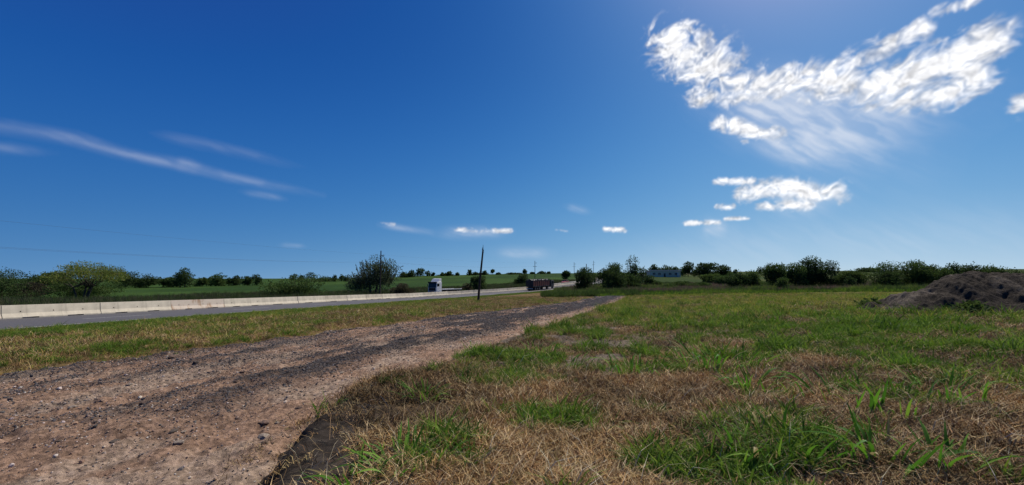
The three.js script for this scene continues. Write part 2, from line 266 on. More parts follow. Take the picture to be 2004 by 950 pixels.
function groundColor(x, z) {
  const d = -z, r = Math.hypot(x, z), [s, o] = roadCoord(x, z), [u, v] = trackCoord(x, z), px = colOf(x, z);
  const n = fbm(x * 0.9, z * 0.9, 4), n2 = fbm(x * 4.1, z * 4.1, 3), nl = fbm(x * 0.02 + 3, z * 0.02, 4);
  const soil = [0.05, 0.037, 0.027], straw = [0.23, 0.155, 0.075], green = [0.075, 0.125, 0.02];
  let c;
  if (o > 9 || (s > 150 && o > -9)) {                           // crop field beyond the highway
    const k = smooth(0.3, 0.7, nl), b = fbm(x * 0.12, z * 0.12, 4);
    c = [lerp(0.036, 0.056, k), lerp(0.08, 0.112, k), lerp(0.019, 0.024, k)].map(q => q * (0.7 + 0.6 * b));
    const e = smooth(26, 12, o); c = c.map((q, i) => lerp(q, [0.06, 0.062, 0.03][i] * (0.6 + 0.8 * n), e));
    return c;
  }
  if (v > trackLeft(u) - 0.5 && o < 9) {                        // verge
    const gk = clamp(smooth(-15.5, -12.5, o + (noise(x * 0.3, z * 0.3) - 0.5) * 3) + (n - 0.5) * 0.5);
    c = [0, 1, 2].map(i => lerp(straw[i] * 0.95, green[i] * 0.8, gk) * (0.65 + 0.7 * n2));
    return c;
  }
  const edge = fieldEdge(x, z);
  if (d > edge && r > 50) {
    const k = smooth(0.35, 0.65, fbm(x * 0.03, z * 0.03 + 8, 4)), far = smooth(edge + 10, edge + 60, d);
    const wild = [lerp(0.04, 0.07, n), lerp(0.055, 0.09, n), lerp(0.018, 0.026, n)], fld = [lerp(0.085, 0.045, k), lerp(0.105, 0.08, k), lerp(0.03, 0.02, k)];
    return [0, 1, 2].map(i => lerp(wild[i], fld[i], far) * (0.7 + 0.6 * n2));
  }
  const b = bareSoil(x, z), g = greenness(x, z), nearK = smooth(8, 25, d);
  const bank = u < 9 && v > trackRight(u) - 3.5 ? 1 : 0;
  const mix = [0, 1, 2].map(i => lerp(lerp(soil[i], straw[i], 0.35 + 0.4 * n), lerp(lerp(soil[i], green[i], 0.35), [0.16, 0.19, 0.035][i], nearK), g));
  const bare = bank ? [0.062, 0.052, 0.045] : [0.2, 0.165, 0.135];
  c = [0, 1, 2].map(i => lerp(mix[i], bare[i], b) * (0.6 + 0.8 * n2));
  return c;
}

// ---------------------------------------------------------------- ground sheet: rings round the viewpoint, fine near, reaching the horizon
{
  const radii = []; for (let r = 0.35; r < 3200; r *= r < 3 ? 1.03 : r < 130 ? 1.0125 : 1.025) radii.push(r);
  const ang = []; for (let a = -180; a < 180; a += Math.abs(a) < 62 ? 0.4 : 4) ang.push(a * D2R);
  const nA = ang.length, pos = [0, groundY(0, 0, true), 0], col = [...groundColor(0, -0.01)], uv = [0, 0], idx = [];
  for (const r of radii) for (const a of ang) {
    const x = r * Math.sin(a), z = -r * Math.cos(a);
    pos.push(x, groundY(x, z, true), z); col.push(...groundColor(x, z)); uv.push(x, z);
  }
  for (let k = 0; k < nA; k++) idx.push(0, 1 + (k + 1) % nA, 1 + k);
  for (let j = 0; j < radii.length - 1; j++) for (let k = 0; k < nA; k++) { const a = 1 + j * nA + k, b = 1 + j * nA + (k + 1) % nA, c = a + nA, e = b + nA; idx.push(a, b, c, b, e, c); }
  structure('ground', meshFrom(pos, idx, col, uv), M.ground, 'rough grassy ground rolling away to green fields');
}
console.log('ground');

// ---------------------------------------------------------------- dirt track with dark millings spread in streaks
function millings(u, v) {                                      // 0..1 share of dark gravel
  const vr = trackRight(u), vl = trackLeft(u), w = (v - vr) / (vl - vr), wob = (noise(u * 0.18, 3) - 0.5) * 0.12;
  const band = (c, h) => Math.exp(-(((w - c - wob) / h) ** 2));
  const n = fbm(u * 0.5, v * 1.6, 4), streak = fbm(u * 0.12 + 20, v * 1.1, 4);
  let m = 1.1 * band(lerp(0.33, 0.36, smooth(10, 40, u)), lerp(0.1, 0.16, smooth(6, 20, u))) * smooth(3.0, 6.5, u) + 0.6 * band(0.6, 0.09) * smooth(4, 10, u) + 0.75 * band(0.95, 0.045) + 0.3 * band(0.78, 0.1);
  m = m * (0.3 + 1.4 * streak) + 0.3 * smooth(0.42, 0.7, n) * smooth(0.2, 0.4, w);
  m += 0.35 * smooth(14, 26, u) * smooth(0.3, 0.45, w) * smooth(0.35, 0.65, streak);
  m *= 1 - 0.85 * smooth(0.22, 0.06, w);
  return clamp(m * smooth(0.33, 0.62, n + 0.12));
}
function trackY(u, v) {
  const [x, z] = trackPoint(u, v), vr = trackRight(u), vl = trackLeft(u), e = Math.min(v - vr, vl - v, TRACK_END - u);
  const rut = Math.cos((v - vr) * 1.9 + noise(u * 0.1, 5) * 2) * 0.03 + (fbm(u * 0.25, v * 2.4 + 90, 3) - 0.5) * 0.06;
  const bump = ((fbm(u * 1.1, v * 2.2, 3) - 0.5) * 0.07 + (fbm(u * 6, v * 6, 4) - 0.5) * 0.085 + (noise(u * 20, v * 20) - 0.5) * 0.03 + rut) * smooth(0, 0.5, e);
  return EYE + groundRel(x, z, false) + bump + lerp(-0.09, 0.015, smooth(-0.12, 0.3, e)) + 0.03 * millings(u, v);
}
{
  const us = []; for (let u = -3; u < TRACK_END + 0.4;) { us.push(u); u += 0.035 * Math.max(1, Math.abs(u) / 5); }
  const nv = 300, pos = [], col = [], uv = [], idx = [];
  for (const u of us) {
    const a = trackRight(u) - 0.15, b = trackLeft(u) + 0.15;
    for (let k = 0; k <= nv; k++) {
      const v = lerp(a, b, k / nv), [x, z] = trackPoint(u, v), m = millings(u, v), n = fbm(u * 2.2, v * 2.2, 4), n2 = noise(u * 14, v * 14), pale = smooth(0.5, 0.68, fbm(u * 0.6 + 11, v * 1.3, 5));
      const base = [lerp(0.34, 0.48, n), lerp(0.222, 0.32, n), lerp(0.16, 0.232, n)], dk = [0.082, 0.07, 0.068], pl = [0.5, 0.39, 0.31];
      const mk = clamp(m * lerp(1.0, 0.75, smooth(10, 40, u)) * (0.5 + 0.8 * n2));
      pos.push(x, trackY(u, v), z); uv.push(u, v);
      for (let i = 0; i < 3; i++) col.push(lerp(lerp(base[i], pl[i], pale * 0.75), dk[i], mk) * (0.8 + 0.4 * n2));
    }
  }
  for (let j = 0; j < us.length - 1; j++) for (let k = 0; k < nv; k++) { const a = j * (nv + 1) + k, b = a + 1, c = a + nv + 1, e = c + 1; idx.push(a, c, b, b, c, e); }
  structure('dirt_track', meshFrom(pos, idx, col, uv), M.track, 'reddish dirt track strewn with dark gravel');
}
console.log('track');

// ---------------------------------------------------------------- highway
{
  const S0 = -120, S1 = 314, ribbon = (o0, o1, s0, s1, up, n = 6, ds = 2) => {
    const pos = [], uv = [], idx = [], steps = Math.max(1, Math.ceil((s1 - s0) / ds));
    for (let j = 0; j <= steps; j++) { const s = lerp(s0, s1, j / steps); for (let k = 0; k <= n; k++) { const o = lerp(o0, o1, k / n), p = roadPoint(s, o); pos.push(p.x, EYE + roadRel(s) + up, p.z); uv.push(s, o); } }
    for (let j = 0; j < steps; j++) for (let k = 0; k < n; k++) { const a = j * (n + 1) + k, b = a + 1, c = a + n + 1, e = c + 1; idx.push(a, b, c, b, e, c); }
    return meshFrom(pos, idx, null, uv);
  };
  const road = structure('highway', ribbon(-9, 9.2, S0, S1, 0), M.asphalt, 'two carriageway asphalt highway bending right');
  part('edge_line', ribbon(-8.5, -8.35, S0, S1, 0.004, 1), M.paint, road);
  part('edge_line', ribbon(8.45, 8.6, S0, S1, 0.004, 1), M.paint, road);
  for (let s = -40; s < 200; s += 12) part('lane_dash', ribbon(-4.75, -4.62, s + 5.5, s + 10, 0.004, 1), M.paint, road);
  for (let s = -40; s < 200; s += 12) part('lane_dash', ribbon(4.62, 4.75, s + 5.5, s + 10, 0.004, 1), M.paint, road);
}
// median barrier: each precast block is a thing
{
  const L = 5.72, prof = new THREE.Shape();
  [[-0.3, 0], [-0.3, 0.08], [-0.175, 0.33], [-0.09, 0.86], [0.09, 0.86], [0.175, 0.33], [0.3, 0.08], [0.3, 0]].forEach((p, k) => k ? prof.lineTo(...p) : prof.moveTo(...p));
  const make = (holes, slots) => {
    const g = new THREE.ExtrudeGeometry(prof, { depth: L - 0.05, bevelEnabled: true, bevelSize: 0.012, bevelThickness: 0.012, bevelSegments: 1 }); g.translate(0, 0, -(L - 0.05) / 2);
    const ev = new Evaluator(); ev.attributes = ['position', 'normal', 'uv']; ev.useGroups = false;
    let b = new Brush(g); b.updateMatrixWorld();
    for (const zz of holes) { const h = new Brush(new THREE.CylinderGeometry(0.045, 0.045, 0.8, 10)); h.rotation.z = Math.PI / 2; h.position.set(0, 0.44, zz); h.updateMatrixWorld(); b = ev.evaluate(b, h, SUBTRACTION); b.updateMatrixWorld(); }
    for (const [zz, w] of slots) { const h = new Brush(new THREE.BoxGeometry(0.9, 0.15, w)); h.position.set(0, 0.0, zz); h.updateMatrixWorld(); b = ev.evaluate(b, h, SUBTRACTION); b.updateMatrixWorld(); }
    const r = b.geometry, p = r.attributes.position, uv = []; for (let i = 0; i < p.count; i++) uv.push(p.getZ(i), p.getY(i) + p.getX(i) * 0.7); r.setAttribute('uv', new THREE.BufferAttribute(new Float32Array(uv), 2)); r.clearGroups(); return r;
  };
  const kinds = [make([-1.7, 0.1, 1.9], [[-1.2, 1.0], [1.4, 0.9]]), make([-1.2, 1.3], [[0.9, 1.6]]), make([-2.0, -0.4, 1.1, 2.1], [[-1.4, 1.2], [1.2, 0.7]])];
  const R = rng(5);
  for (let k = -6; k < 32; k++) {
    const s = 0.15 + L * (k + 0.5), p = roadPoint(s, 0.15 + (R() - 0.5) * 0.06), kk = Math.floor(R() * 3), stain = k === 2;
    const m = part(numbered('concrete_barrier'), kinds[kk], stain ? M.concreteC : R() < 0.4 ? M.concreteB : M.concrete, scene);
    const dy = (roadRel(s + 1) - roadRel(s - 1)) / 2;
    m.position.set(p.x, EYE + roadRel(s) - 0.006, p.z); m.rotation.set(0, -p.h + (R() - 0.5) * 0.012, 0); m.rotateX(Math.atan(dy));
    tag(m, stain ? 'concrete barrier block with brown rust stains in the median row' : 'clean pale concrete barrier block in the row along the middle of the highway', 'barrier', 'median barrier blocks');
  }
}
console.log('road');

// ---------------------------------------------------------------- shapes used by several things
const box = (w, h, d, x = 0, y = 0, z = 0, r = 0.02) => { const g = r > 0 ? new RoundedBoxGeometry(w, h, d, 1, Math.min(r, w * 0.45, h * 0.45, d * 0.45)) : new THREE.BoxGeometry(w, h, d); g.translate(x, y, z); return g; };
const rod = (a, b, ra, rb = ra, seg = 7) => { const A = new THREE.Vector3(...a), B = new THREE.Vector3(...b), L = A.distanceTo(B), g = new THREE.CylinderGeometry(rb, ra, L, seg, 1); g.applyQuaternion(new THREE.Quaternion().setFromUnitVectors(new THREE.Vector3(0, 1, 0), B.clone().sub(A).normalize())); g.translate((A.x + B.x) / 2, (A.y + B.y) / 2, (A.z + B.z) / 2); return g; };
const plain = gs => mergeGeometries(gs.map(g => { const q = g.index ? g.toNonIndexed() : g; for (const k of Object.keys(q.attributes)) if (!['position', 'normal', 'uv'].includes(k)) q.deleteAttribute(k); return q; }));
const tube = (pts, r0, r1, seg = 6) => { const gs = []; for (let k = 1; k < pts.length; k++) gs.push(rod(pts[k - 1], pts[k], lerp(r0, r1, (k - 1) / (pts.length - 1)), lerp(r0, r1, k / (pts.length - 1)), seg)); return gs; };

// ---------------------------------------------------------------- trees and shrubs
// crown: leaf-sized folded faces through clumps that fill an uneven volume; wood: tapered trunk and limbs
function growPlant(parent, hgt, rad, kind, seed, Z, tones) {
  const R = rng(seed), lobes = [], wood = [], leaf = Math.max(0.11, Z * 0.0024) * (kind.leaf || 1);
  const rise = kind.rise ?? 0.05, nl = kind.lobes || 12;
  for (let k = 0; k < nl; k++) {
    const a = R() * 6.283, q = Math.sqrt(R()) * (k ? 0.78 : 0.2), t = !k && !kind.flat ? 0.84 : kind.flat ? lerp(0.42, 0.86, 1 - q * q) + (R() - 0.5) * 0.16 : lerp(rise + 0.12, 0.84, Math.pow(R(), kind.low ? 1.5 : 1.1));
    const shrink = kind.flat ? 1 : kind.cone ? 1.15 - t * 0.85 : Math.sqrt(clamp(1 - Math.pow(Math.abs(t - 0.4) / 0.66, 2.2), 0.12));
    const s = (kind.flat ? 0.26 : 0.34) * (0.65 + 0.7 * R());
    lobes.push({ x: Math.cos(a) * q * rad * shrink + (kind.lean || 0) * hgt * t, y: t * hgt, z: Math.sin(a) * q * rad * shrink, rx: s * rad * 1.25, ry: (kind.flat ? 0.13 : 0.23) * hgt * (0.7 + 0.6 * R()), tone: 0.78 + 0.44 * R() });
  }
  // trunk and limbs
  const stems = kind.stems || 1;
  for (let s = 0; s < stems; s++) {
    const a = R() * 6.283, o = stems > 1 ? rad * 0.12 : 0, bx = Math.cos(a) * o, bz = Math.sin(a) * o, fork = [bx * 1.8 + (kind.lean || 0) * hgt * 0.4, hgt * (kind.flat ? 0.34 : 0.3), bz * 1.8];
    wood.push(...tube([[bx, -0.25, bz], [bx * 1.3 + (R() - 0.5) * 0.1, hgt * 0.16, bz * 1.3], fork], hgt * 0.028, hgt * 0.018));
    for (let k = s; k < lobes.length; k += stems) { const b = lobes[k]; wood.push(...tube([fork, [lerp(fork[0], b.x, 0.5) + (R() - 0.5) * 0.2, lerp(fork[1], b.y, 0.55), lerp(fork[2], b.z, 0.5)], [b.x, b.y + b.ry * 0.3, b.z]], hgt * 0.012, hgt * 0.003, 5)); }
  }
  const pos = [], col = [], put = (x, y, z, dir, len, wid, c) => {
    const d = dir.normalize(), side = new THREE.Vector3(R() - 0.5, R() - 0.5, R() - 0.5).cross(d).normalize().multiplyScalar(wid), up = side.clone().cross(d).normalize().multiplyScalar(wid * 0.35);
    const P = [[x, y, z], [x + d.x * len * 0.5 + side.x + up.x, y + d.y * len * 0.5 + side.y + up.y, z + d.z * len * 0.5 + side.z + up.z], [x + d.x * len, y + d.y * len, z + d.z * len], [x + d.x * len * 0.5 - side.x + up.x, y + d.y * len * 0.5 - side.y + up.y, z + d.z * len * 0.5 - side.z + up.z]];
    for (const i of [0, 1, 2, 0, 2, 3]) { pos.push(...P[i]); col.push(...c); }
  };
  const pick = t => { const c = tones[Math.floor(R() * tones.length)], f = t * (0.72 + 0.56 * R()); return [c[0] * f, c[1] * f, c[2] * f]; };
  const vol = lobes.reduce((s, b) => s + b.rx * b.rx, 0), N = Math.round(clamp((kind.dense || 1) * 12 * vol / (leaf * leaf), 300, kind.max || 9000));
  for (const b of lobes) {
    const n = Math.round(N * b.rx * b.rx / vol);
    for (let k = 0; k < n; k++) {
      const v = new THREE.Vector3(R() - 0.5, R() - 0.5, R() - 0.5).normalize(), q = Math.pow(R(), 0.45) * (1 + 0.3 * (fbm(v.x * 2.3 + b.x + 30, v.z * 2.3 + v.y * 1.7 + b.z + 30, 2) - 0.45) * 2);
      const y = b.y + v.y * b.ry * q; if (y < 0.02) continue;
      const dir = v.clone().multiplyScalar(0.8).add(new THREE.Vector3(R() - 0.5, R() - 0.35 + (kind.up || 0), R() - 0.5));
      put(b.x + v.x * b.rx * q, y, b.z + v.z * b.rx * q, dir, leaf * (0.7 + 0.8 * R()), leaf * 0.42 * (0.7 + 0.6 * R()), pick(b.tone));
    }
  }
  if (kind.shoots) for (let k = 0; k < kind.shoots; k++) {       // upright wands that break the outline
    const a = R() * 6.283, q = Math.sqrt(R()) * 0.85, x0 = Math.cos(a) * q * rad * 0.8, z0 = Math.sin(a) * q * rad * 0.8, top = hgt * (0.72 + 0.3 * R()) * (1 - 0.38 * q * q), y0 = top * 0.45;
    const lx = Math.cos(a) * q * rad * 0.35 + (R() - 0.5) * 0.3, lz = Math.sin(a) * q * rad * 0.35;
    wood.push(rod([x0, y0, z0], [x0 + lx, top, z0 + lz], hgt * 0.005, hgt * 0.002, 4));
    const n = Math.round(26 * (kind.shootLeaf || 1)), tn = 0.8 + 0.4 * R();
    for (let i = 0; i < n; i++) { const t = Math.pow(R(), 0.8); put(x0 + lx * t, lerp(y0, top, t), z0 + lz * t, new THREE.Vector3((R() - 0.5) * 1.1 + lx, 0.5 + R() * 0.8, (R() - 0.5) * 1.1 + lz), leaf * (1 + 0.6 * R()), leaf * 0.3, pick(tn)); }
  }
  const g = new THREE.BufferGeometry(); g.setAttribute('position', new THREE.BufferAttribute(new Float32Array(pos), 3)); g.setAttribute('color', new THREE.BufferAttribute(new Float32Array(col), 3)); g.computeVertexNormals();
  part('crown', g, M.leaf, parent);
  part('trunk', plain(wood), M.bark, parent);
}
const TONE = {
  dark: [[0.045, 0.08, 0.022], [0.06, 0.102, 0.027], [0.036, 0.062, 0.021], [0.08, 0.122, 0.034]],
  mid: [[0.065, 0.115, 0.026], [0.085, 0.14, 0.034], [0.05, 0.09, 0.024], [0.11, 0.155, 0.045]],
  light: [[0.085, 0.13, 0.032], [0.105, 0.155, 0.04], [0.07, 0.11, 0.03]],
  yellow: [[0.17, 0.23, 0.035], [0.22, 0.26, 0.05], [0.11, 0.17, 0.03], [0.28, 0.27, 0.09]],
  silver: [[0.1, 0.13, 0.07], [0.13, 0.155, 0.085], [0.06, 0.09, 0.035], [0.05, 0.075, 0.03]],
  brown: [[0.075, 0.07, 0.04], [0.06, 0.065, 0.03], [0.09, 0.075, 0.05]],
};
const KIND = {
  round: { lobes: 18, dense: 1 }, tall: { lobes: 20, rise: 0.05, dense: 1 }, umbrella: { lobes: 26, flat: true, stems: 4, rise: 0.4, dense: 0.5 }, low: { lobes: 18, low: true, dense: 1, stems: 3 },
  spiky: { lobes: 20, dense: 1.25, shoots: 150, stems: 4, up: 0.3 }, wand: { lobes: 18, dense: 0.9, shoots: 90, stems: 4, up: 0.3 }, airy: { lobes: 14, rise: 0.25, dense: 0.45, stems: 2 }, far: { lobes: 8, dense: 1, max: 700 },
};
let plantSeed = 100;
// px: bearing column, Z: depth in metres, w: width and top: top row as measured on the photograph
function plant(name, label, category, px, Z, w, top, kind, tones, group, extra) {
  const [x, z] = spot(px, Z), y = groundY(x, z), hgt = Math.max(0.6, EYE + relOf(top, Z) - y), g = thing(name, label, category, x, y - 0.05, z, 0, group);
  growPlant(g, hgt, w / 2 * Z / FOC, { ...KIND[kind], ...extra }, plantSeed++, Z, TONE[tones]);
  return g;
}
// left of the highway
plant('dark_bush', 'large dark bush behind the concrete barrier, wider than the umbrella tree beside it', 'bush', 5, 58, 120, 530, 'round', 'dark');
plant('dark_bush', 'low dark bush between the large dark bush and the yellow green umbrella tree', 'bush', 62, 75, 60, 553, 'low', 'brown');
plant('umbrella_tree', 'flat topped yellow green tree with open branches behind the barrier', 'tree', 163, 66, 132, 514, 'umbrella', 'yellow');
plant('leafy_shrub', 'green shrub under the flat topped yellow green tree', 'shrub', 158, 70, 118, 545, 'low', 'mid', null, { dense: 0.55 });
plant('field_tree', 'dark rounded tree behind the flat topped yellow tree', 'tree', 100, 120, 70, 534, 'round', 'dark');
for (const [px, w, top, Z] of [[246, 46, 534, 185], [291, 40, 537, 190], [330, 34, 544, 195], [362, 34, 527, 185], [345, 24, 535, 192], [395, 26, 545, 200], [428, 30, 536, 200], [462, 22, 541, 205], [484, 20, 541, 205], [503, 20, 538.5, 205], [268, 22, 545, 200], [447, 14, 544, 205], [412, 16, 545, 205]])
  plant('hedgerow_tree', 'dark leafy tree in the hedgerow along the low end of the crop field', 'tree', px, Z, w, top, 'round', R01() < 0.5 ? 'dark' : 'mid', 'hedgerow trees of the low field', { max: 2200 });
function R01() { return hash2(plantSeed, 77); }
plant('low_shrub', 'wide rounded soft green shrub behind the barrier, alone in front of the field', 'shrub', 577, 86, 108, 540, 'low', 'mid', null, { lobes: 22, shoots: 40 });
plant('spiky_shrub', 'big upright shrub with silvery shoots beside the utility pole with two arms', 'shrub', 730, 107, 92, 506, 'spiky', 'silver', null, { shoots: 110, dense: 1.5, max: 11000 });
plant('low_shrub', 'small brownish shrub at the foot of the big silvery shrub', 'shrub', 789, 102, 44, 555, 'low', 'brown');
plant('roadside_bush', 'dark bush behind the leaning bare pole', 'bush', 939, 132, 34, 541, 'round', 'dark');
plant('roadside_bush', 'small brown bush beside the dark bush behind the leaning pole', 'bush', 912, 134, 24, 556, 'low', 'brown');
plant('roadside_bush', 'dark bush beyond the road behind the red stake truck', 'bush', 1021, 172, 27, 536, 'round', 'dark');
plant('roadside_bush', 'small bush on the field slope beside the far rising road', 'bush', 1108, 230, 16, 531, 'wand', 'dark');
for (const [px, w, top] of [[575, 14, 537], [609, 20, 534], [590, 12, 541], [655, 10, 539], [668, 14, 538.5], [678, 10, 540], [788, 12, 533], [806, 14, 530], [824, 24, 527], [838, 12, 532], [848, 5, 535], [866, 8, 534.5], [880, 14, 532], [895, 8, 535], [919, 10, 529], [931, 10, 534], [949, 12, 531], [964, 9, 528.5], [976, 10, 535], [1000, 8, 535], [1027, 8, 528.5], [1042, 10, 534], [1060, 15, 532], [1075, 8, 533]])
  plant('skyline_tree', 'tiny dark tree on the skyline above the crop field', 'tree', px, px < 700 ? 330 : 390, w, top, 'far', 'dark', 'skyline trees above the crop field');
for (const [px, w, top] of [[800, 40, 534.5], [872, 36, 536.5], [938, 44, 536], [1010, 40, 536], [640, 60, 543]])
  plant('skyline_hedge', 'low dark hedge on the skyline between the tiny trees', 'hedge', px, px < 700 ? 330 : 395, w, top, 'low', 'dark', 'skyline hedges above the crop field', { max: 900, lobes: 26 });
// right of the highway
plant('thicket_bush', 'upright twiggy bush where the highway disappears', 'bush', 1144, 124, 42, 524, 'wand', 'dark', null, { shoots: 60 });
plant('thicket_bush', 'broad dark bush beyond the end of the dirt track', 'bush', 1192, 116, 64, 529, 'round', 'dark', null, { lobes: 18 });
plant('thicket_tree', 'leafy upright green tree behind the broad dark bush', 'tree', 1203, 128, 46, 519, 'wand', 'mid', null, { shoots: 30 });
plant('windswept_tree', 'tallest dark tree with a lopsided crown beside the long building', 'tree', 1240, 150, 34, 507, 'tall', 'dark', null, { lean: -0.06, lobes: 16 });
plant('thicket_tree', 'dark tree between the lopsided tall tree and the long building', 'tree', 1257, 154, 26, 525, 'round', 'dark');
plant('thicket_bush', 'bushy undergrowth at the foot of the lopsided tall tree', 'bush', 1233, 132, 56, 538, 'low', 'dark', null, { lobes: 18 });
plant('thicket_bush', 'small round bush in front of the long building', 'bush', 1271, 140, 26, 541, 'round', 'dark');
for (const [px, w, top] of [[1281, 20, 519.5], [1303, 24, 520.5], [1321, 18, 522.5], [1335, 16, 524]]) plant('building_tree', 'dark round tree rising behind the flat roof of the long building', 'tree', px, 262, w, top, 'round', 'dark', 'trees behind the long building', { max: 1500 });
plant('building_tree', 'dark tree with a peaked crown beside the long building', 'tree', 1347, 240, 30, 514, 'round', 'dark');
plant('grove_tree', 'wide dark domed tree in the grove beside the long building', 'tree', 1384, 235, 46, 516, 'round', 'dark');
plant('grove_tree', 'lower dark tree at the outer end of the grove by the long building', 'tree', 1413, 238, 44, 520.5, 'round', 'dark');
plant('slope_shrub', 'bright green leafy shrub on the slope below the grove', 'shrub', 1396, 150, 50, 537, 'wand', 'light', null, { shoots: 50 });
plant('slope_shrub', 'green leafy shrub between the bright shrub and the dark round bush', 'shrub', 1416, 140, 36, 540, 'round', 'mid');
plant('slope_bush', 'dark round bush standing clear at the edge of the mown field', 'bush', 1443, 112, 46, 534, 'round', 'dark');
plant('slope_shrub', 'soft mid green shrub beside the dark round bush', 'shrub', 1480, 112, 40, 531, 'airy', 'mid', null, { dense: 0.9, rise: 0.05 });
for (const [px, w, top, Z] of [[1340, 40, 552, 128], [1375, 36, 553, 125], [1310, 34, 556, 122], [1290, 30, 552, 135]]) plant('scrub_clump', 'low scrub clump on the weedy slope below the long building', 'shrub', px, Z, w, top, 'low', 'mid', 'scrub clumps below the building', { max: 2600 });
plant('copse_tree', 'ragged topped green tree at the end of the copse nearest the dark round bush', 'tree', 1524, 106, 56, 516, 'wand', 'mid', null, { shoots: 70 });
plant('copse_bush', 'low domed lighter bush at the foot of the ragged copse', 'bush', 1535, 95, 36, 545, 'low', 'mid', null, { lobes: 10 });
plant('copse_tree', 'tallest dark tree of the ragged copse', 'tree', 1590, 106, 58, 508, 'tall', 'dark', null, { shoots: 40 });
plant('copse_tree', 'sloping dark tree at the end of the copse nearest the soil heap', 'tree', 1627, 104, 50, 515, 'round', 'dark', null, { lobes: 16 });
plant('copse_tree', 'narrow tree in the middle of the ragged copse', 'tree', 1560, 104, 36, 517, 'wand', 'mid', null, { shoots: 40 });
plant('copse_bush', 'yellow green bush between the copse and the airy tree', 'bush', 1668, 98, 56, 533, 'wand', 'light', null, { shoots: 40 });
plant('copse_bush', 'small dark bush in front of the yellow green bush', 'bush', 1663, 93, 22, 541, 'round', 'dark');
plant('airy_tree', 'thin crowned airy tree over a dark bush', 'tree', 1732, 98, 46, 514, 'airy', 'mid');
plant('copse_bush', 'dark bush under the thin airy tree', 'bush', 1738, 94, 52, 532, 'round', 'dark');
plant('heap_tree', 'broad dark tree behind the low end of the soil heap', 'tree', 1790, 96, 66, 513.5, 'round', 'mid', null, { lobes: 18, shoots: 30 });
for (const [px, w, top, Z] of [[1822, 40, 521, 98], [1845, 46, 524, 94], [1868, 36, 517, 98], [1890, 34, 520, 100], [1908, 40, 519.5, 98], [1936, 34, 520.5, 100], [1960, 40, 526, 98], [1990, 40, 529, 98]]) plant('heap_tree', 'dark leafy tree in the row behind the soil heap', 'tree', px, Z, w, top, 'wand', R01() < 0.6 ? 'dark' : 'mid', 'trees behind the soil heap', { shoots: 25, max: 3500 });
for (const [px, w, top] of [[1704, 50, 525.5]]) plant('far_grove', 'dark domed grove on the skyline between copse and airy tree', 'tree', px, 380, w, top, 'round', 'dark', null, { max: 2000 });
for (const [px, w, top] of [[1440, 6, 529.5], [1489, 14, 524], [1500, 10, 528]]) plant('skyline_tree', 'tiny dark tree on the skyline beside the ragged copse', 'tree', px, 300, w, top, 'far', 'dark', 'skyline trees beside the copse');
console.log('plants');

// ---------------------------------------------------------------- poles and wires
function utilityPole(px, Z, hgt, label) {
  const [x, z] = spot(px, Z), y = groundY(x, z), p = thing('utility_pole', label, 'pole', x, y, z, -0.3, 'utility poles along the highway');
  part('pole_shaft', rod([0, -0.4, 0], [0, hgt, 0], 0.17, 0.11, 9), M.wood, p);
  const a1 = part('crossarm', box(1.0, 0.12, 0.1, 0.42, hgt - 1.05, 0.11), M.wood, p), a2 = part('crossarm', box(1.75, 0.13, 0.11, 0.0, hgt - 2.75, 0.12), M.wood, p);
  part('insulator', rod([0.86, hgt - 1.0, 0.11], [0.86, hgt - 0.8, 0.11], 0.05, 0.03), M.ceramic, a1);
  part('drop_wire', rod([0.9, hgt - 1.1, 0.11], [0.9, hgt - 1.9, 0.13], 0.02, 0.015, 5), M.wire, a1);
  for (const k of [-0.8, 0.8]) part('insulator', rod([k, hgt - 2.69, 0.12], [k, hgt - 2.48, 0.12], 0.05, 0.03), M.ceramic, a2);
  return new THREE.Vector3(x, y + hgt, z);
}
const P0 = (() => { const [x, z] = spot(744, 95), q = roadPoint(-60, 18); return [new THREE.Vector3(-70, 5.6, 22), new THREE.Vector3(-49, 6.3, -14.5)]; })();
const pA = utilityPole(744, 96, 10.2, 'dark utility pole with two arms beside the big silvery shrub');
const pB = utilityPole(1047, 205, 10.3, 'utility pole with two arms rising behind the red stake truck');
const pC = utilityPole(1124, 270, 9.4, 'thin far utility pole behind the twiggy bush where the highway disappears');
const pD = utilityPole(1162, 300, 10.4, 'thin far utility pole behind the upright green tree');
{
  const [x, z] = spot(1148, 210), y = groundY(x, z), p = thing('bare_post', 'dark bare post rising above the twiggy bush', 'post', x, y, z);
  const hh = EYE + relOf(517, 210) - y; part('post_shaft', rod([0, -0.3, 0], [0, hh, 0], 0.2, 0.16, 8), M.wood, p);
}
const wireSpan = (a, b, sag) => { const pts = []; for (let k = 0; k <= 24; k++) { const t = k / 24, v = a.clone().lerp(b, t); v.y -= sag * 4 * t * (1 - t); pts.push(v); } return pts; };
[[0.9, -0.95, 0.35], [0.8, -2.5, 0.55], [-0.8, -2.5, 0.55]].forEach(([ox, oy, sag], k) => {
  const at = p => p.clone().add(new THREE.Vector3(ox, oy, 0)), first = at(new THREE.Vector3(-50.5, pA.y + 0.4, 15)), gs = [], chain = [first, at(pA), at(pB), at(pC), at(pD)];
  for (let i = 1; i < chain.length; i++) gs.push(new THREE.TubeGeometry(new THREE.CatmullRomCurve3(wireSpan(chain[i - 1], chain[i], sag * (i === 1 ? 2.6 : 1.6))), 30, 0.0055, 5));
  const w = part(numbered('overhead_wire'), mergeGeometries(gs), M.wire, scene);
  tag(w, ['thin wire strung from the short upper arms of the utility poles', 'thin wire strung on the field side of the lower pole arms', 'thin wire strung on the road side of the lower pole arms'][k], 'wire', 'wires between the utility poles');
});
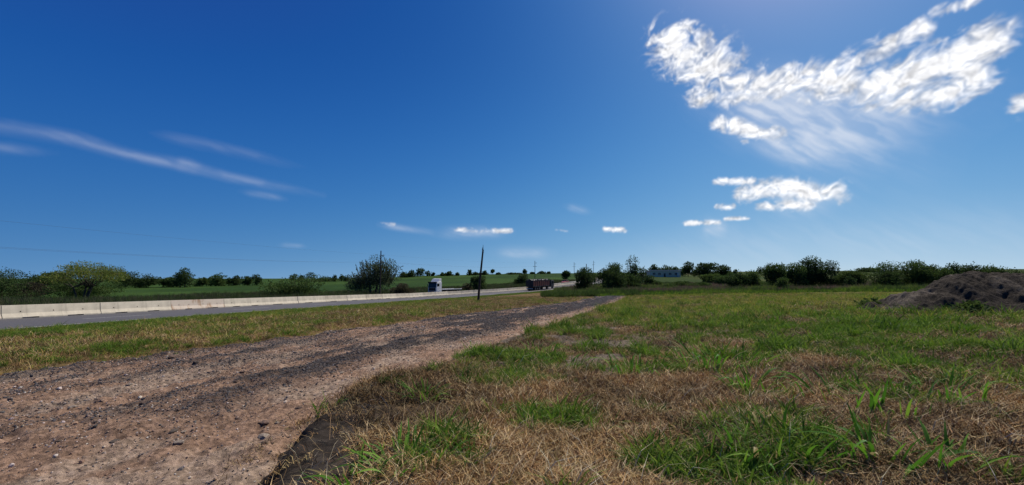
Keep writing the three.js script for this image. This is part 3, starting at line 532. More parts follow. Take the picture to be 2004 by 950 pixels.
{
  const [x, z] = spot(936, 66), y = groundY(x, z), h = EYE + relOf(489, 66) - y, lx = 9 * 66 / FOC, p = thing('leaning_pole', 'bare dark wooden pole leaning in the grass verge beside the highway', 'pole', x, y, z);
  part('pole_shaft', plain(tube([[0, -0.4, 0], [lx * 0.3, h * 0.36, 0.05], [lx * 0.72, h * 0.74, 0], [lx, h, 0]], 0.19, 0.12, 9)), M.wood, p);
  part('pole_tip', plain([rod([lx, h, 0], [lx + 0.0, h + 0.75, 0], 0.05, 0.025, 6), rod([lx - 0.12, h - 0.1, 0], [lx - 0.06, h + 0.35, 0], 0.06, 0.03, 5)]), M.wood, p);
  part('steel_band', rod([lx * 0.95, h * 0.94, 0], [lx * 0.965, h * 0.955, 0], 0.15, 0.15, 9), M.steel, p);
}

// ---------------------------------------------------------------- vehicles (own forward axis: -z)
function wheel(parent, x, z, r, w) { const g = new THREE.Group(); g.name = 'wheel'; parent.add(g); g.position.set(x, r, z); const t = new THREE.CylinderGeometry(r, r, w, 20); t.rotateZ(Math.PI / 2); part('tyre', t, M.rubber, g); const q = new THREE.CylinderGeometry(r * 0.56, r * 0.56, w + 0.02, 14); q.rotateZ(Math.PI / 2); part('rim', q, M.steel, g); }
function prism(side, width, bevel = 0.04) { const s = new THREE.Shape(); side.forEach((p, k) => k ? s.lineTo(...p) : s.moveTo(...p)); const g = new THREE.ExtrudeGeometry(s, { depth: width - 2 * bevel, bevelEnabled: true, bevelSize: bevel, bevelThickness: bevel, bevelSegments: 2 }); g.translate(0, 0, -(width - 2 * bevel) / 2); g.rotateY(Math.PI / 2); return g; }   // side profile in (z forward negative -> x), then across
function place(g, s, o, flip) { const p = roadPoint(s, o), dy = (roadRel(s + 1) - roadRel(s - 1)) / 2; g.position.set(p.x, EYE + roadRel(s) + 0.01, p.z); g.rotation.order = 'YXZ'; g.rotation.y = -p.h + (flip ? Math.PI : 0); g.rotation.x = Math.atan(dy) * (flip ? -1 : 1); return g; }
{ // oncoming white truck with a low flat bed
  const t = thing('flatbed_truck', 'white cab truck with dark windscreen and low flat bed behind the barrier', 'truck', 0, 0, 0);
  part('cab', prism([[1.12, 0.75], [1.16, 1.75], [0.98, 2.95], [0.7, 3.1], [-1.1, 3.1], [-1.15, 0.75]], 2.46, 0.06), M.whitePaint, t);
  part('roof_deflector', prism([[0.35, 3.1], [-0.45, 3.85], [-1.12, 3.95], [-1.12, 3.1]], 2.2, 0.05), M.whitePaint, t);
  const wsMat = M.glass, ws = box(2.3, 1.2, 0.05, 0, 0, 0, 0.01); ws.rotateX(0.15); ws.translate(0, 2.32, -1.135);
  const wsp = part('windscreen', ws, wsMat, t); for (const k of [-0.5, 0.5]) { const w = box(0.03, 0.6, 0.02, 0, 0, 0, 0); w.rotateZ(1.1); w.rotateX(0.15); w.translate(k, 1.98, -1.225); part('wiper', w, M.blackPlastic, wsp); }
  part('sun_visor', box(2.44, 0.34, 0.42, 0, 3.02, -1.12), M.blackPlastic, t);
  part('grille', box(2.0, 0.72, 0.06, 0, 1.32, -1.21), M.blackPlastic, t);
  part('bumper', box(2.46, 0.42, 0.3, 0, 0.62, -1.18, 0.06), M.darkBody, t);
  for (const k of [-1, 1]) {
    part('headlight', box(0.42, 0.2, 0.06, k * 0.92, 0.82, -1.33), M.lamp, t);
    const d = part('door', box(0.04, 1.9, 1.15, k * 1.235, 1.85, -0.35), M.whitePaint, t);
    part('side_window', box(0.03, 0.72, 0.95, k * 1.255, 2.42, -0.38), M.glass, d); part('handle', box(0.04, 0.05, 0.18, k * 1.262, 1.75, 0.05), M.blackPlastic, d);
    part('mirror', box(0.16, 0.62, 0.1, k * 1.5, 2.35, -1.12), M.blackPlastic, t);
    part('mudguard', box(0.4, 0.12, 1.2, k * 1.04, 1.02, -0.25), M.blackPlastic, t);
    wheel(t, k * 1.02, -0.25, 0.5, 0.32);
    for (const z of [3.4, 8.6, 9.8]) wheel(t, k * 0.98, z, 0.5, 0.5);
    part('deck_rail', box(0.06, 0.16, 9.4, k * 1.25, 1.28, 6.2), M.whitePaint, t);
  }
  part('chassis', box(0.9, 0.28, 10.4, 0, 0.9, 5.4), M.darkBody, t);
  part('deck', box(2.44, 0.14, 9.4, 0, 1.19, 6.2), M.steel, t);
  part('fuel_tank', box(0.55, 0.55, 1.1, 0.95, 0.7, 1.6, 0.15), M.steel, t);
  place(t, 0, 0, true); const [s] = roadCoord(...spot(898, 105)); place(t, s, 4.2, true);
}
{ // stake bodied truck driving away
  const t = thing('stake_truck', 'truck with red slatted stake sides driving away on the highway', 'truck', 0, 0, 0), L = 11.2, W = 2.5, z1 = 0, z0 = -L;
  part('floor', box(W, 0.2, L, 0, 1.22, -L / 2), M.darkBody, t);
  part('chassis', box(0.9, 0.3, L + 2.5, 0, 0.92, -L / 2 - 1), M.darkBody, t);
  for (const k of [-1, 1]) {
    for (let i = 0; i < 9; i++) part('stake', box(0.09, 2.15, 0.12, k * (W / 2 + 0.03), 2.36, z1 - 0.08 - i * (L - 0.16) / 8, 0), M.darkBody, t);
    for (let j = 0; j < 5; j++) part('side_board', box(0.05, 0.3, L - 0.1, k * (W / 2 - 0.03), 1.52 + j * 0.345, -L / 2, 0), M.redBoard, t);
    part('top_rail', box(0.1, 0.1, L, k * (W / 2 + 0.01), 3.46, -L / 2, 0), M.darkBody, t);
    for (const z of [-1.5, -2.8, -4.1, -9.6]) wheel(t, k * 0.98, z, 0.5, 0.5);
    part('mudguard', box(0.55, 0.08, 4.2, k * 0.98, 1.08, -2.8), M.steel, t);
    part('tail_light', box(0.36, 0.14, 0.05, k * 0.95, 0.86, 0.06), M.tail, t);
    part('mud_flap', box(0.55, 0.5, 0.03, k * 0.95, 0.55, -0.55, 0), M.rubber, t);
  }
  for (let i = 0; i < 5; i++) part('rear_stake', box(0.1, 2.1, 0.09, -W / 2 + 0.06 + i * (W - 0.12) / 4, 2.36, 0.03, 0), M.darkBody, t);
  for (let j = 0; j < 5; j++) part('tail_board', box(W - 0.05, 0.3, 0.05, 0, 1.52 + j * 0.345, -0.04, 0), M.darkBody, t);
  part('rear_bumper', box(2.3, 0.16, 0.12, 0, 0.58, 0.0), M.whitePaint, t);
  part('cargo', (() => { const g = new THREE.BoxGeometry(W - 0.2, 0.5, L - 0.4, 6, 1, 26); const p = g.attributes.position; for (let i = 0; i < p.count; i++) if (p.getY(i) > 0) p.setY(i, p.getY(i) + (noise(p.getX(i) * 2 + 9, p.getZ(i) * 1.3) - 0.5) * 0.5); g.translate(0, 3.0, -L / 2); g.computeVertexNormals(); return g; })(), M.darkBody, t);
  part('cab', prism([[1.05, 0.8], [1.1, 1.8], [0.9, 2.85], [-1.0, 2.9], [-1.05, 0.8]], 2.4, 0.06).translate(0, 0, -L - 1.9), M.darkBody, t);
  part('rear_window', box(1.5, 0.5, 0.03, 0, 2.35, -L - 0.8), M.glass, t);
  for (const k of [-1, 1]) { wheel(t, k * 1.0, -L - 2.1, 0.5, 0.32); part('mirror', box(0.16, 0.6, 0.1, k * 1.45, 2.3, -L - 2.8), M.blackPlastic, t); part('side_window', box(0.03, 0.7, 0.9, k * 1.215, 2.25, -L - 2.1), M.glass, t); }
  const [s] = roadCoord(...spot(1041, 131)); place(t, s, -5.2, false);
}
{ // red car on the rise
  const t = thing('red_car', 'small red car coming over the rise beyond the barrier', 'car', 0, 0, 0);
  part('body', prism([[2.05, 0.35], [2.1, 0.72], [1.2, 0.92], [-1.85, 0.95], [-2.05, 0.7], [-2.05, 0.35]], 1.72, 0.06), M.redPaint, t);
  part('cabin', prism([[1.05, 0.93], [0.35, 1.42], [-1.0, 1.45], [-1.7, 0.95]], 1.5, 0.06), M.glass, t);
  part('roof', box(1.4, 0.06, 1.5, 0, 1.48, 0.3), M.redPaint, t);
  for (const k of [-1, 1]) { for (const z of [-1.25, 1.25]) wheel(t, k * 0.76, z, 0.31, 0.2); part('headlight', box(0.32, 0.14, 0.05, k * 0.6, 0.68, -2.12), M.lamp, t); }
  const [s] = roadCoord(...spot(1117, 172)); place(t, s, 3.4, true);
}

// ---------------------------------------------------------------- long low building on the rise
{
  const Z = 226, [x, z] = spot(1298, Z), y = groundY(x, z) - 0.3, b = thing('long_building', 'long low pale building with a flat roof among the trees', 'building', x, y, z, 0.12), W = 16.4, H = 3.4, Dp = 6;
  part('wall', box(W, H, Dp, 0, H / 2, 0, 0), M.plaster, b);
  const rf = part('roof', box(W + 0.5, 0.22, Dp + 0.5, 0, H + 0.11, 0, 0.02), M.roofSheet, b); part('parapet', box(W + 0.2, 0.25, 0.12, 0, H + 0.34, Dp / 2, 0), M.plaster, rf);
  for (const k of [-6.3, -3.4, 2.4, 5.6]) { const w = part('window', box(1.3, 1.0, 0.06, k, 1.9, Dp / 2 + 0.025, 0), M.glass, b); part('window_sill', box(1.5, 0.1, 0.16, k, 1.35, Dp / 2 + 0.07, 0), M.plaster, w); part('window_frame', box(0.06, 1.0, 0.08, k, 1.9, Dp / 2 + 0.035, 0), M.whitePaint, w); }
  const d = part('door', box(1.0, 2.1, 0.06, -0.6, 1.06, Dp / 2 + 0.025, 0), M.darkBody, b); part('handle', box(0.06, 0.05, 0.08, -0.2, 1.05, Dp / 2 + 0.08, 0), M.steel, d);
  part('lean_to', prism([[-4.2, 0], [-4.2, 2.6], [-1.2, 1.2], [-1.2, 0]], 0.12, 0.01).translate(6.2, 0, 0), M.whitePaint, b);
}

// ---------------------------------------------------------------- soil heaps
function soilHeap(label, cx, cz, rx, rz, hgt, seed, ridge) {   // ridge(a): height of the crest along the heap's length, a from -1 to 1
  const g0 = groundY(cx, cz), nx = 220, nz = 150, pos = [], col = [], uv = [], idx = [];
  for (let j = 0; j <= nz; j++) for (let i = 0; i <= nx; i++) {
    const a = (i / nx) * 2 - 1, b = (j / nz) * 2 - 1, x = a * rx, z = b * rz, wob = (fbm(x * 0.5 + seed, z * 0.5, 3) - 0.5) * 0.5;
    const top = hgt * ridge(a) * (1 + 0.3 * (fbm(x * 0.8 + seed * 3, 2, 3) - 0.5)), half = rz * (0.3 + 0.62 * Math.sqrt(clamp(top / hgt))), q = Math.abs(z + wob * 1.4) / half;
    let h = top * clamp(1.12 * (1 - q), -0.3, 1); h = h > top - 0.25 ? top - 0.25 + 0.25 * (1 - Math.exp(-(h - top + 0.25) / 0.25)) : h;
    const up = smooth(0, 0.35, h), slump = fbm(x * 0.9 + z * 0.25 + seed, z * 0.35 + 4, 4), lumps = fbm(x * 1.9 + seed, z * 1.9, 4), fine = fbm(x * 7, z * 7 + seed, 3);
    h += ((slump - 0.5) * 0.8 + (lumps - 0.5) * 0.3 + (fine - 0.5) * 0.13) * up;
    const gy = groundY(cx + x, cz + z) - g0; pos.push(x, gy + Math.max(h, -0.12) - 0.04, z); uv.push(x, z);
    const c = fbm(x * 2 + seed, z * 2, 4), pale = smooth(0.48, 0.7, fbm(x * 0.8 + z * 0.3 + 3, z * 0.5 + seed, 4)); for (const [p, w] of [[0.066, 0.18], [0.057, 0.155], [0.049, 0.13]]) col.push(lerp(p, w, pale) * (0.65 + 0.7 * c));
  }
  for (let j = 0; j < nz; j++) for (let i = 0; i < nx; i++) { const a = j * (nx + 1) + i, b = a + 1, c = a + nx + 1, e = c + 1; idx.push(a, c, b, b, c, e); }
  const m = part(numbered('soil_heap'), meshFrom(pos, idx, col, uv), M.heap, scene); m.position.set(cx, g0, cz); return tag(m, label, 'soil heap', 'dumped soil heaps');
}
soilHeap('dark lumpy soil heap sloping down to the mown grass beside the weed', 26.6, -25.2, 6.6, 5.2, 2.42, 11, a => table([[-1, -0.05], [-0.86, 0.1], [-0.5, 0.42], [-0.05, 0.84], [0.16, 1], [0.42, 0.98], [0.66, 0.78], [1, -0.05]], a));
soilHeap('second dark soil heap behind the first, separated from it by a notch', 35.6, -26.0, 6.2, 5.2, 2.6, 37, a => table([[-1, -0.05], [-0.7, 0.55], [-0.3, 0.9], [0.1, 1], [0.5, 0.7], [1, -0.05]], a));

// ---------------------------------------------------------------- broad leaved weeds and grass tufts near the heap and the track
function leafBlade(len, wid, droop, side) { // an arched, keeled blade
  const pos = [], idx = [], n = 6;
  for (let k = 0; k <= n; k++) { const t = k / n, y = len * (t - droop * t * t), out = len * (0.25 * t + droop * 0.75 * t * t), w = wid * Math.sin(Math.PI * Math.pow(0.1 + 0.9 * t, 0.6)) * 0.5 + (k === n ? 0 : 0.002); pos.push(-w, y + w * 0.35, out, 0, y, out, w, y + w * 0.35, out); }
  for (let k = 0; k < n; k++) { const a = k * 3; idx.push(a, a + 1, a + 3, a + 1, a + 4, a + 3, a + 1, a + 2, a + 4, a + 2, a + 5, a + 4); }
  return meshFrom(pos, idx);
}
const BLADES = [0, 1, 2, 3, 4, 5].map(k => leafBlade([0.42, 0.55, 0.34, 0.62, 0.48, 0.28][k], [0.02, 0.028, 0.016, 0.03, 0.024, 0.014][k], [0.12, 0.4, 0.08, 0.62, 0.25, 0.18][k]));
const bladeMats = [[0.085, 0.23, 0.018], [0.13, 0.3, 0.025], [0.06, 0.17, 0.016], [0.19, 0.34, 0.035], [0.34, 0.28, 0.12]].map(c => { const m = M.blade.clone(); m.color = lin(...c); return m; });
function tuft(label, px, row, n, size, seed, spread = 0.16) {
  // depth where the ground meets that row
  let Z = 3; for (; Z < 60; Z += 0.05) { const [x, z] = spot(px, Z); if (-groundRel(x, z, false) / Z * FOC + HZ < row) break; }
  const [x, z] = spot(px, Z), y = groundY(x, z), R = rng(seed), g = thing('grass_tuft', label, 'grass tuft', x, y, z, 0, 'tall grass tufts in the mown field');
  for (let k = 0; k < n * 1.6; k++) {
    const m = part('leaf_blade', BLADES[Math.floor(R() * 6)], bladeMats[R() < 0.1 ? 4 : Math.floor(R() * 4)], g), a = R() * 6.283, q = Math.sqrt(R()) * spread * size;
    m.position.set(Math.cos(a) * q, -0.01, Math.sin(a) * q); m.rotation.set(R() * R() * 1.0 + 0.05, 0, (R() - 0.5) * 0.9); m.rotation.order = 'YXZ'; m.rotation.y = Math.PI / 2 - a + (R() - 0.5) * 1.2; m.scale.setScalar(size * (0.45 + 0.75 * R())); m.updateMatrix();
  }
}
tuft('largest green grass tuft with broad arching blades in the dry field', 1495, 880, 46, 1.15, 1, 0.42);
tuft('smaller broad bladed tuft right beside the largest tuft', 1420, 905, 24, 0.9, 2, 0.3);
tuft('broad bladed tuft with a long pale stalk lying out of it', 1690, 885, 32, 1.1, 3, 0.34);
tuft('upright tuft beside the tuft with the long pale stalk', 1800, 905, 26, 1.0, 4, 0.26);
tuft('wide dark green tuft spreading flat behind the largest tuft', 1705, 785, 44, 1.15, 5, 0.75);
tuft('pale tipped tuft standing up at the end of the flat dark tuft', 1825, 775, 36, 1.25, 6, 0.42);
tuft('bright green tuft at the foot of the dark earth bank', 800, 900, 36, 0.95, 7, 0.36);
tuft('small broad bladed tuft on the dark earth bank', 700, 935, 18, 0.85, 8, 0.2);
tuft('pale green fine tuft beside the dirt track edge', 835, 775, 44, 0.8, 9, 0.3);
tuft('bright green tuft on the grey bare soil', 1050, 690, 50, 1.0, 10, 0.5);
tuft('green tuft between the bare soil and the dry straw', 1100, 715, 50, 1.0, 12, 0.6);
tuft('upright tuft at the edge of the dry straw', 1240, 725, 44, 1.1, 13, 0.5);
tuft('bushy bright tuft far out in the green part of the field', 1395, 712, 60, 1.5, 14, 0.6);
tuft('leaning tuft behind the patch of dry straw', 1460, 755, 40, 1.1, 15, 0.4);
tuft('short tuft in the dry straw near the largest tuft', 1170, 835, 24, 0.7, 16, 0.3);
{
  const w = (label, px, Z, wpx, top) => plant('broadleaf_weed', label, 'weed', px, Z, wpx, top, 'low', 'light', null, { leaf: 1.6, lobes: 11, dense: 0.7 });
  w('leafy green weed growing in front of the dark soil heap', 1905, 21, 62, 590); w('low weed at the thin end of the soil heap', 1702, 27, 46, 585);
}
console.log('tufts');

// ---------------------------------------------------------------- ground cover nobody could count
function clumpGeo(seed, n, len, wid, lean, spread, seg = 2) {
  const R = rng(seed), pos = [];
  for (let k = 0; k < n; k++) {
    const a = R() * 6.283, L = len * (0.55 + 0.9 * R()), ln = lean * (0.5 + 0.9 * R()), w = wid * (0.7 + 0.6 * R()), bx = (R() - 0.5) * spread, bz = (R() - 0.5) * spread, dx = Math.cos(a), dz = Math.sin(a), b = R() * 6.283, sx = Math.cos(b) * w / 2, sz = Math.sin(b) * w / 2;
    const P = t => { const th = ln * (0.35 + 0.65 * t), o = Math.sin(th) * L * t, y = Math.max(0.003, Math.cos(th) * L * t); return [bx + dx * o, y, bz + dz * o]; };
    const p0 = [bx, -0.01, bz], p1 = P(0.5), p2 = P(1);
    pos.push(p0[0] - sx, p0[1], p0[2] - sz, p0[0] + sx, p0[1], p0[2] + sz, p1[0] + sx, p1[1], p1[2] + sz, p0[0] - sx, p0[1], p0[2] - sz, p1[0] + sx, p1[1], p1[2] + sz, p1[0] - sx, p1[1], p1[2] - sz, p1[0] - sx, p1[1], p1[2] - sz, p1[0] + sx, p1[1], p1[2] + sz, ...p2);
  }
  const g = new THREE.BufferGeometry(); g.setAttribute('position', new THREE.BufferAttribute(new Float32Array(pos), 3)); g.computeVertexNormals(); return g;
}
class Scatter {
  constructor(name, label, category, geos, mat) { this.o = { name, label, category, mat }; this.geos = geos; this.items = geos.map(() => []); }
  add(k, x, y, z, turn, s, sy, c, tiltx = 0, tiltz = 0) { this.items[k % this.geos.length].push([x, y, z, turn, s, sy, c, tiltx, tiltz]); }
  build() {
    let total = 0;
    this.geos.forEach((g, k) => {
      const L = this.items[k]; if (!L.length) return; total += L.length;
      const m = shade(new THREE.InstancedMesh(g, this.o.mat, L.length)), d = new THREE.Object3D(), c = new THREE.Color(); m.name = numbered(this.o.name);
      L.forEach(([x, y, z, turn, s, sy, q, tx, tz], i) => { d.position.set(x, y, z); d.rotation.set(tx, turn, tz); d.scale.set(s, s * sy, s); d.updateMatrix(); m.setMatrixAt(i, d.matrix); m.setColorAt(i, c.setRGB(...q)); });
      scene.add(tag(m, this.o.label, this.o.category, null, 'stuff'));
    });
    console.log(this.o.name, total);
  }
}
const vary = (R, c, f = 0.35) => { const k = 1 - f / 2 + f * R(); return [c[0] * k * (0.92 + 0.16 * R()), c[1] * k, c[2] * k * (0.9 + 0.2 * R())]; };
const STRAW = [[0.44, 0.28, 0.115], [0.33, 0.19, 0.078], [0.54, 0.41, 0.23], [0.16, 0.095, 0.05], [0.38, 0.28, 0.13]], GREEN = [[0.1, 0.2, 0.018], [0.15, 0.26, 0.026], [0.07, 0.14, 0.015], [0.19, 0.28, 0.035]], OLIVE = [[0.34, 0.34, 0.06], [0.4, 0.33, 0.1], [0.25, 0.28, 0.04]];
const any = (R, L) => L[Math.floor(R() * L.length)];
{
  const straw = new Scatter('straw_litter', 'dry cut straw lying over the mown field', 'straw', [clumpGeo(1, 11, 0.1, 0.0048, 1.62, 0.11), clumpGeo(2, 9, 0.14, 0.0045, 1.6, 0.14), clumpGeo(3, 12, 0.065, 0.005, 1.25, 0.09)], M.straw);
  const green = new Scatter('short_grass', 'short green grass sprouting through the straw', 'grass', [clumpGeo(11, 9, 0.11, 0.0075, 0.85, 0.09), clumpGeo(12, 8, 0.15, 0.009, 1.05, 0.11), clumpGeo(13, 10, 0.075, 0.007, 0.7, 0.1)], M.blade);
  const R = rng(2024);
  for (let k = 0; k < 520000; k++) {
    const r = 1.6 * Math.pow(95 / 1.6, R()), a = (R() * 2 - 1) * 66 * D2R, x = r * Math.sin(a), z = -r * Math.cos(a), d = -z; if (d < 0.4) continue;
    const [u, v] = trackCoord(x, z), [s, o] = roadCoord(x, z); if (o > -9.3) continue;
    const vr = trackRight(u), vl = trackLeft(u), size = 0.8 + r / 20, big = Math.min(size, 2.6);
    if (u < TRACK_END && v > vr - 0.05 && v < vl + 0.05) { const e = Math.min(v - vr, vl - v); if (R() > (v - vr < vl - v && u < 8 ? 0.3 : 0.1) * smooth(0.9, 0.0, e)) continue; }
    if (v > vl) {                                               // verge: straw along the track, green along the road
      const gk = smooth(-16.5, -12.5, o + (fbm(x * 0.25, z * 0.25, 3) - 0.5) * 7), g2 = clamp(0.03 + gk + (fbm(x * 0.5 + 5, z * 0.5, 3) - 0.5) * 1.7), dim = 0.55 + 0.7 * smooth(0.3, 0.7, fbm(x * 1.1 + 33, z * 1.1, 3)), y = groundY(x, z);
      if (v < vl + 1.6 && R() < 0.5) continue;
      if (R() < g2) green.add(k, x, y, z, R() * 6.28, big * (0.95 - 0.15 * gk), 1, vary(R, R() < 0.25 ? any(R, OLIVE) : any(R, GREEN)));
      else straw.add(k, x, y, z, R() * 6.28, big, 1, vary(R, R() < 0.25 ? any(R, OLIVE) : any(R, STRAW)).map(q => q * dim));
      continue;
    }
    if (d > fieldEdge(x, z) + 1) continue;
    const b = bareSoil(x, z); if (R() < b * 0.96) continue;
    const g = greenness(x, z), y = groundY(x, z), oliveK = smooth(12, 35, d) * 0.62, patch = fbm(x * 0.75 + 21, z * 0.75, 4), gap = fbm(x * 2.4 + 60, z * 2.4, 3);
    if (gap < 0.52 && R() < smooth(0.52, 0.36, gap) * 0.95 * smooth(45, 15, d)) continue;
    const tone = (0.5 + 0.75 * smooth(0.3, 0.7, patch)) * (R() < 0.15 ? 0.45 : 1);
    if (R() < g * lerp(0.6, 0.88, smooth(6, 16, d))) green.add(k, x, y, z, R() * 6.28, big * (0.55 + 0.5 * g), 1, vary(R, R() < oliveK + 0.12 ? any(R, OLIVE) : any(R, GREEN)));
    else straw.add(k, x, y, z, R() * 6.28, big * (0.9 + 0.35 * R()), d < 9 ? 1.15 : 0.9, vary(R, R() < oliveK * 0.7 ? any(R, OLIVE) : any(R, STRAW), 0.6).map(q => q * tone));
  }
  straw.build(); green.build();
  const tussock = new Scatter('grass_tussocks', 'uneven green tussocks standing in the mown field', 'grass', [clumpGeo(31, 26, 0.17, 0.0095, 0.75, 0.16), clumpGeo(32, 20, 0.24, 0.011, 0.95, 0.2), clumpGeo(33, 30, 0.12, 0.01, 0.85, 0.22)], M.blade);
  const pile = new Scatter('straw_piles', 'raked up heaps of cut straw in the mown field', 'straw', [clumpGeo(41, 26, 0.15, 0.0055, 1.2, 0.2), clumpGeo(42, 22, 0.2, 0.006, 1.35, 0.24)], M.straw);
  for (let k = 0; k < 170000; k++) {
    const r = 2 * Math.pow(90 / 2, R()), a = (R() * 2 - 1) * 66 * D2R, x = r * Math.sin(a), z = -r * Math.cos(a), d = -z; if (d < 0.4) continue;
    const [u, v] = trackCoord(x, z), [s, o] = roadCoord(x, z), vl = trackLeft(u); if (o > -10 || (u < TRACK_END && v > trackRight(u) - 0.1 && v < vl + 0.3) || d > fieldEdge(x, z)) continue;
    const verge = v > vl, g = verge ? clamp(smooth(-17, -12, o) * 0.8 + (fbm(x * 0.5 + 5, z * 0.5, 3) - 0.42) * 1.6) : greenness(x, z) * (1 - bareSoil(x, z)), cl = fbm(x * 1.5 + 80, z * 1.5, 3), y = groundY(x, z), near = 0.85 + Math.min(1.2, r / 26);
    if (cl > 0.5 && R() < g * 0.9) tussock.add(k, x, y, z, R() * 6.28, near * (0.55 + 0.9 * (cl - 0.4) * 2) * (0.7 + 0.6 * R()) * (verge ? 0.65 : 1), 0.8 + 0.5 * R(), vary(R, R() < smooth(10, 40, d) * 0.45 ? any(R, OLIVE) : any(R, GREEN), 0.5));
    else if (cl < 0.46 && !verge && R() < (1 - g) * 0.4 * (1 - bareSoil(x, z))) pile.add(k, x, y - 0.01, z, R() * 6.28, near * (0.6 + 0.6 * R()), 0.8 + 0.4 * R(), vary(R, any(R, STRAW), 0.6));
  }
  tussock.build(); pile.build();
}
{ // single long stalks left lying by the mower
  const stalk = new Scatter('dry_stalks', 'long pale stalks lying scattered over the mown field', 'straw', [clumpGeo(61, 2, 0.42, 0.006, 1.75, 0.1), clumpGeo(62, 1, 0.55, 0.008, 1.62, 0.1), clumpGeo(63, 3, 0.3, 0.005, 1.4, 0.12)], M.straw), R = rng(314);
  for (let k = 0; k < 5200; k++) {
    const r = 2 * Math.pow(30 / 2, R()), a = (R() * 2 - 1) * 66 * D2R, x = r * Math.sin(a), z = -r * Math.cos(a), [u, v] = trackCoord(x, z); if (z > -0.5 || v > trackRight(u) - 0.2 || (bareSoil(x, z) > 0.5 && R() < 0.7)) continue;
    stalk.add(k, x, groundY(x, z) + 0.03, z, R() * 6.28, 0.6 + 0.6 * R(), 1, vary(R, any(R, [[0.5, 0.42, 0.27], [0.42, 0.33, 0.18], [0.36, 0.25, 0.13], [0.55, 0.5, 0.38]]), 0.5), (R() - 0.5) * 0.3, (R() - 0.5) * 0.3);
  }
  stalk.build();
}
{ // tall weeds: beyond the mown field, behind the barrier, along the road
  const weeds = new Scatter('tall_weeds', 'tall weeds and unmown grass', 'weeds', [clumpGeo(21, 16, 0.75, 0.05, 0.5, 0.5), clumpGeo(22, 14, 0.95, 0.045, 0.42, 0.55), clumpGeo(23, 18, 0.6, 0.07, 0.75, 0.6)], M.blade), R = rng(77);
  for (let k = 0; k < 52000; k++) {                              // strip past the mown field
    const px = 1085 + R() * 1050, q = R(), Z = 66 + q * 90; const [x, z] = spot(px, Z), e = fieldEdge(x, z), [s, o] = roadCoord(x, z); if (Z < e || o > -9.5) continue;
    const front = smooth(e + 9, e + 3, Z), seedy = smooth(0.5, 0.62, fbm(x * 0.06 + 2, z * 0.14, 3)) * smooth(e + 6, e + 12, Z), light = smooth(0.5, 0.7, fbm(x * 0.1, z * 0.1 + 44, 3));
    weeds.add(k, x, groundY(x, z), z, R() * 6.28, (0.7 + 0.55 * R() + 0.2 * light) * (1 - 0.45 * front), 0.75 + 0.4 * R(), vary(R, R() < front * 0.8 ? any(R, GREEN) : R() < seedy ? any(R, [[0.16, 0.115, 0.09], [0.13, 0.1, 0.07]]) : R() < light ? any(R, [[0.1, 0.17, 0.03], [0.14, 0.18, 0.045]]) : any(R, [[0.055, 0.095, 0.024], [0.07, 0.11, 0.03], [0.045, 0.075, 0.022]])));
  }
  for (let k = 0; k < 26000; k++) {                              // behind the far carriageway
    const s = -25 + R() * 210, o = 10 + Math.pow(R(), 1.4) * 24, p = roadPoint(s, o), n = fbm(p.x * 0.12, p.z * 0.12, 3); if (R() > 0.35 + n) continue;
    weeds.add(k, p.x, groundY(p.x, p.z), p.z, R() * 6.28, 0.5 + 0.75 * n, 0.7 + 0.5 * R(), vary(R, R() < 0.3 ? [0.1, 0.09, 0.055] : any(R, [[0.05, 0.085, 0.022], [0.065, 0.105, 0.028], [0.04, 0.065, 0.02]])));
  }
  for (let k = 0; k < 15000; k++) {                              // near verge
    const s = -30 + R() * 165, o = -9.2 - Math.pow(R(), 1.6) * 4.2, p = roadPoint(s, o), [u, v] = trackCoord(p.x, p.z); if (u < TRACK_END && v < trackLeft(u) + 2) continue;
    const n = fbm(p.x * 0.3, p.z * 0.3, 3); if (R() > n + 0.25) continue;
    weeds.add(k, p.x, groundY(p.x, p.z), p.z, R() * 6.28, (0.1 + 0.16 * n), 0.8, vary(R, R() < 0.2 ? any(R, OLIVE) : any(R, GREEN)));
  }
  for (let k = 0; k < 2600; k++) {                               // rank growth at the bend and the end of the track
    const px = 1060 + R() * 190, Z = 84 + R() * 26, [x, z] = spot(px, Z), [s, o] = roadCoord(x, z); if (o > -9.6 || onTrack(x, z)) continue;
    weeds.add(k, x, groundY(x, z), z, R() * 6.28, 0.6 + 0.8 * R(), 0.9, vary(R, any(R, [[0.06, 0.105, 0.02], [0.05, 0.085, 0.02], [0.075, 0.12, 0.03]])));
  }
  weeds.build();
}
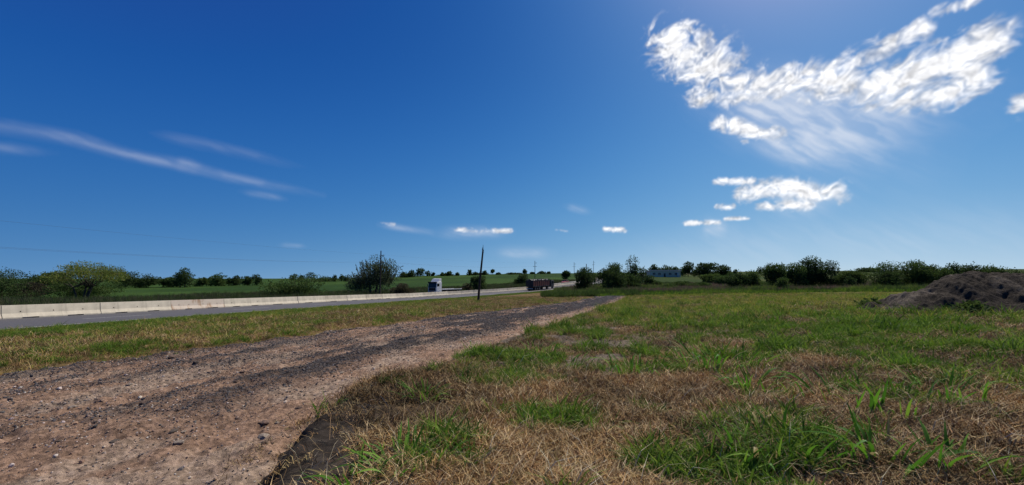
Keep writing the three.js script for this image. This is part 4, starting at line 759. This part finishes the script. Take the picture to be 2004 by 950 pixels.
{ // gravel and clods on the track
  const stoneGeo = (seed, det) => { const g = new THREE.IcosahedronGeometry(1, det), p = g.attributes.position; for (let i = 0; i < p.count; i++) { const f = 0.72 + 0.5 * hash2(Math.round(p.getX(i) * 50) + seed, Math.round(p.getY(i) * 50 + p.getZ(i) * 91)); p.setXYZ(i, p.getX(i) * f, p.getY(i) * f * 0.75, p.getZ(i) * f); } g.computeVertexNormals(); return g; };
  const gravel = new Scatter('loose_gravel', 'dark asphalt gravel spread over the dirt track', 'gravel', [stoneGeo(1, 0), stoneGeo(2, 0), stoneGeo(3, 0)], M.stone), R = rng(99);
  for (let k = 0; k < 460000; k++) {
    const u = -1 + 4 * (Math.pow(TRACK_END / 4 + 1, R()) - 1), v = lerp(trackRight(u), trackLeft(u), R()), [x, z] = trackPoint(u, v), r = Math.hypot(x, z);
    const m = millings(u, v), pick = R(); if (pick > 0.1 + m) continue;
    const sz = (0.004 + 0.0105 * Math.pow(R(), 3)) * (0.8 + r / 19) * (R() < 0.03 ? 2 : 1), dark = R() < 0.35 + m;
    gravel.add(k, x, trackY(u, v) + sz * 0.3, z, R() * 6.28, sz, 0.7 + 0.4 * R(), dark ? vary(R, any(R, [[0.08, 0.072, 0.07], [0.11, 0.097, 0.093], [0.05, 0.045, 0.045]])) : vary(R, any(R, [[0.3, 0.2, 0.145], [0.46, 0.39, 0.33], [0.22, 0.14, 0.1]])), R() * 0.6, R() * 0.6);
  }
  gravel.build();
  const clods = [stoneGeo(7, 1), stoneGeo(8, 1), stoneGeo(9, 1), stoneGeo(10, 1)], cm = [[0.2, 0.13, 0.1], [0.13, 0.085, 0.065], [0.11, 0.085, 0.07], [0.34, 0.28, 0.23]].map(c => std(lin(...c), 0.95, { map: withRepeat(soilMap, 2) }));
  const spots = [[5.0, 5.6, 0.07], [4.6, 5.15, 0.085], [4.4, 6.6, 0.05], [4.9, 7.3, 0.05], [5.6, 6.2, 0.045], [5.9, 7.9, 0.05], [4.0, 5.9, 0.06], [6.4, 7.0, 0.04], [6.9, 6.2, 0.045], [5.2, 8.6, 0.05], [7.4, 9.0, 0.05], [4.7, 9.6, 0.055], [6.0, 10.4, 0.06], [7.9, 11.2, 0.07], [8.6, 13.2, 0.08], [9.0, 13.8, 0.09], [5.4, 12.0, 0.06], [4.3, 7.9, 0.045], [3.8, 6.8, 0.05], [6.6, 8.2, 0.035], [5.8, 5.75, 0.05], [7.7, 6.0, 0.04], [8.4, 7.1, 0.04], [4.1, 10.6, 0.06]];
  for (let k = 0; k < 46; k++) { const u = 3.2 + 9 * R() * R(), v = lerp(trackRight(u) + 0.3, trackLeft(u) - 0.2, R()); spots.push([u, v, 0.02 + 0.04 * R() * R()]); }
  spots.forEach(([u, v, s], k) => { const [x, z] = trackPoint(u, v), m = part(numbered('soil_clod'), clods[k % 4], cm[(k * 3 + (k >> 2)) % 4], scene); m.position.set(x, trackY(u, v) + s * 0.15, z); m.scale.set(s * (0.9 + 0.5 * R()), s * (0.55 + 0.4 * R()), s * (0.7 + 0.5 * R())); m.rotation.y = R() * 6.28; tag(m, 'loose clod of earth lying on the dirt track', 'clod', 'clods on the dirt track'); });
}

// ---------------------------------------------------------------- draw
renderer.render(scene, camera);
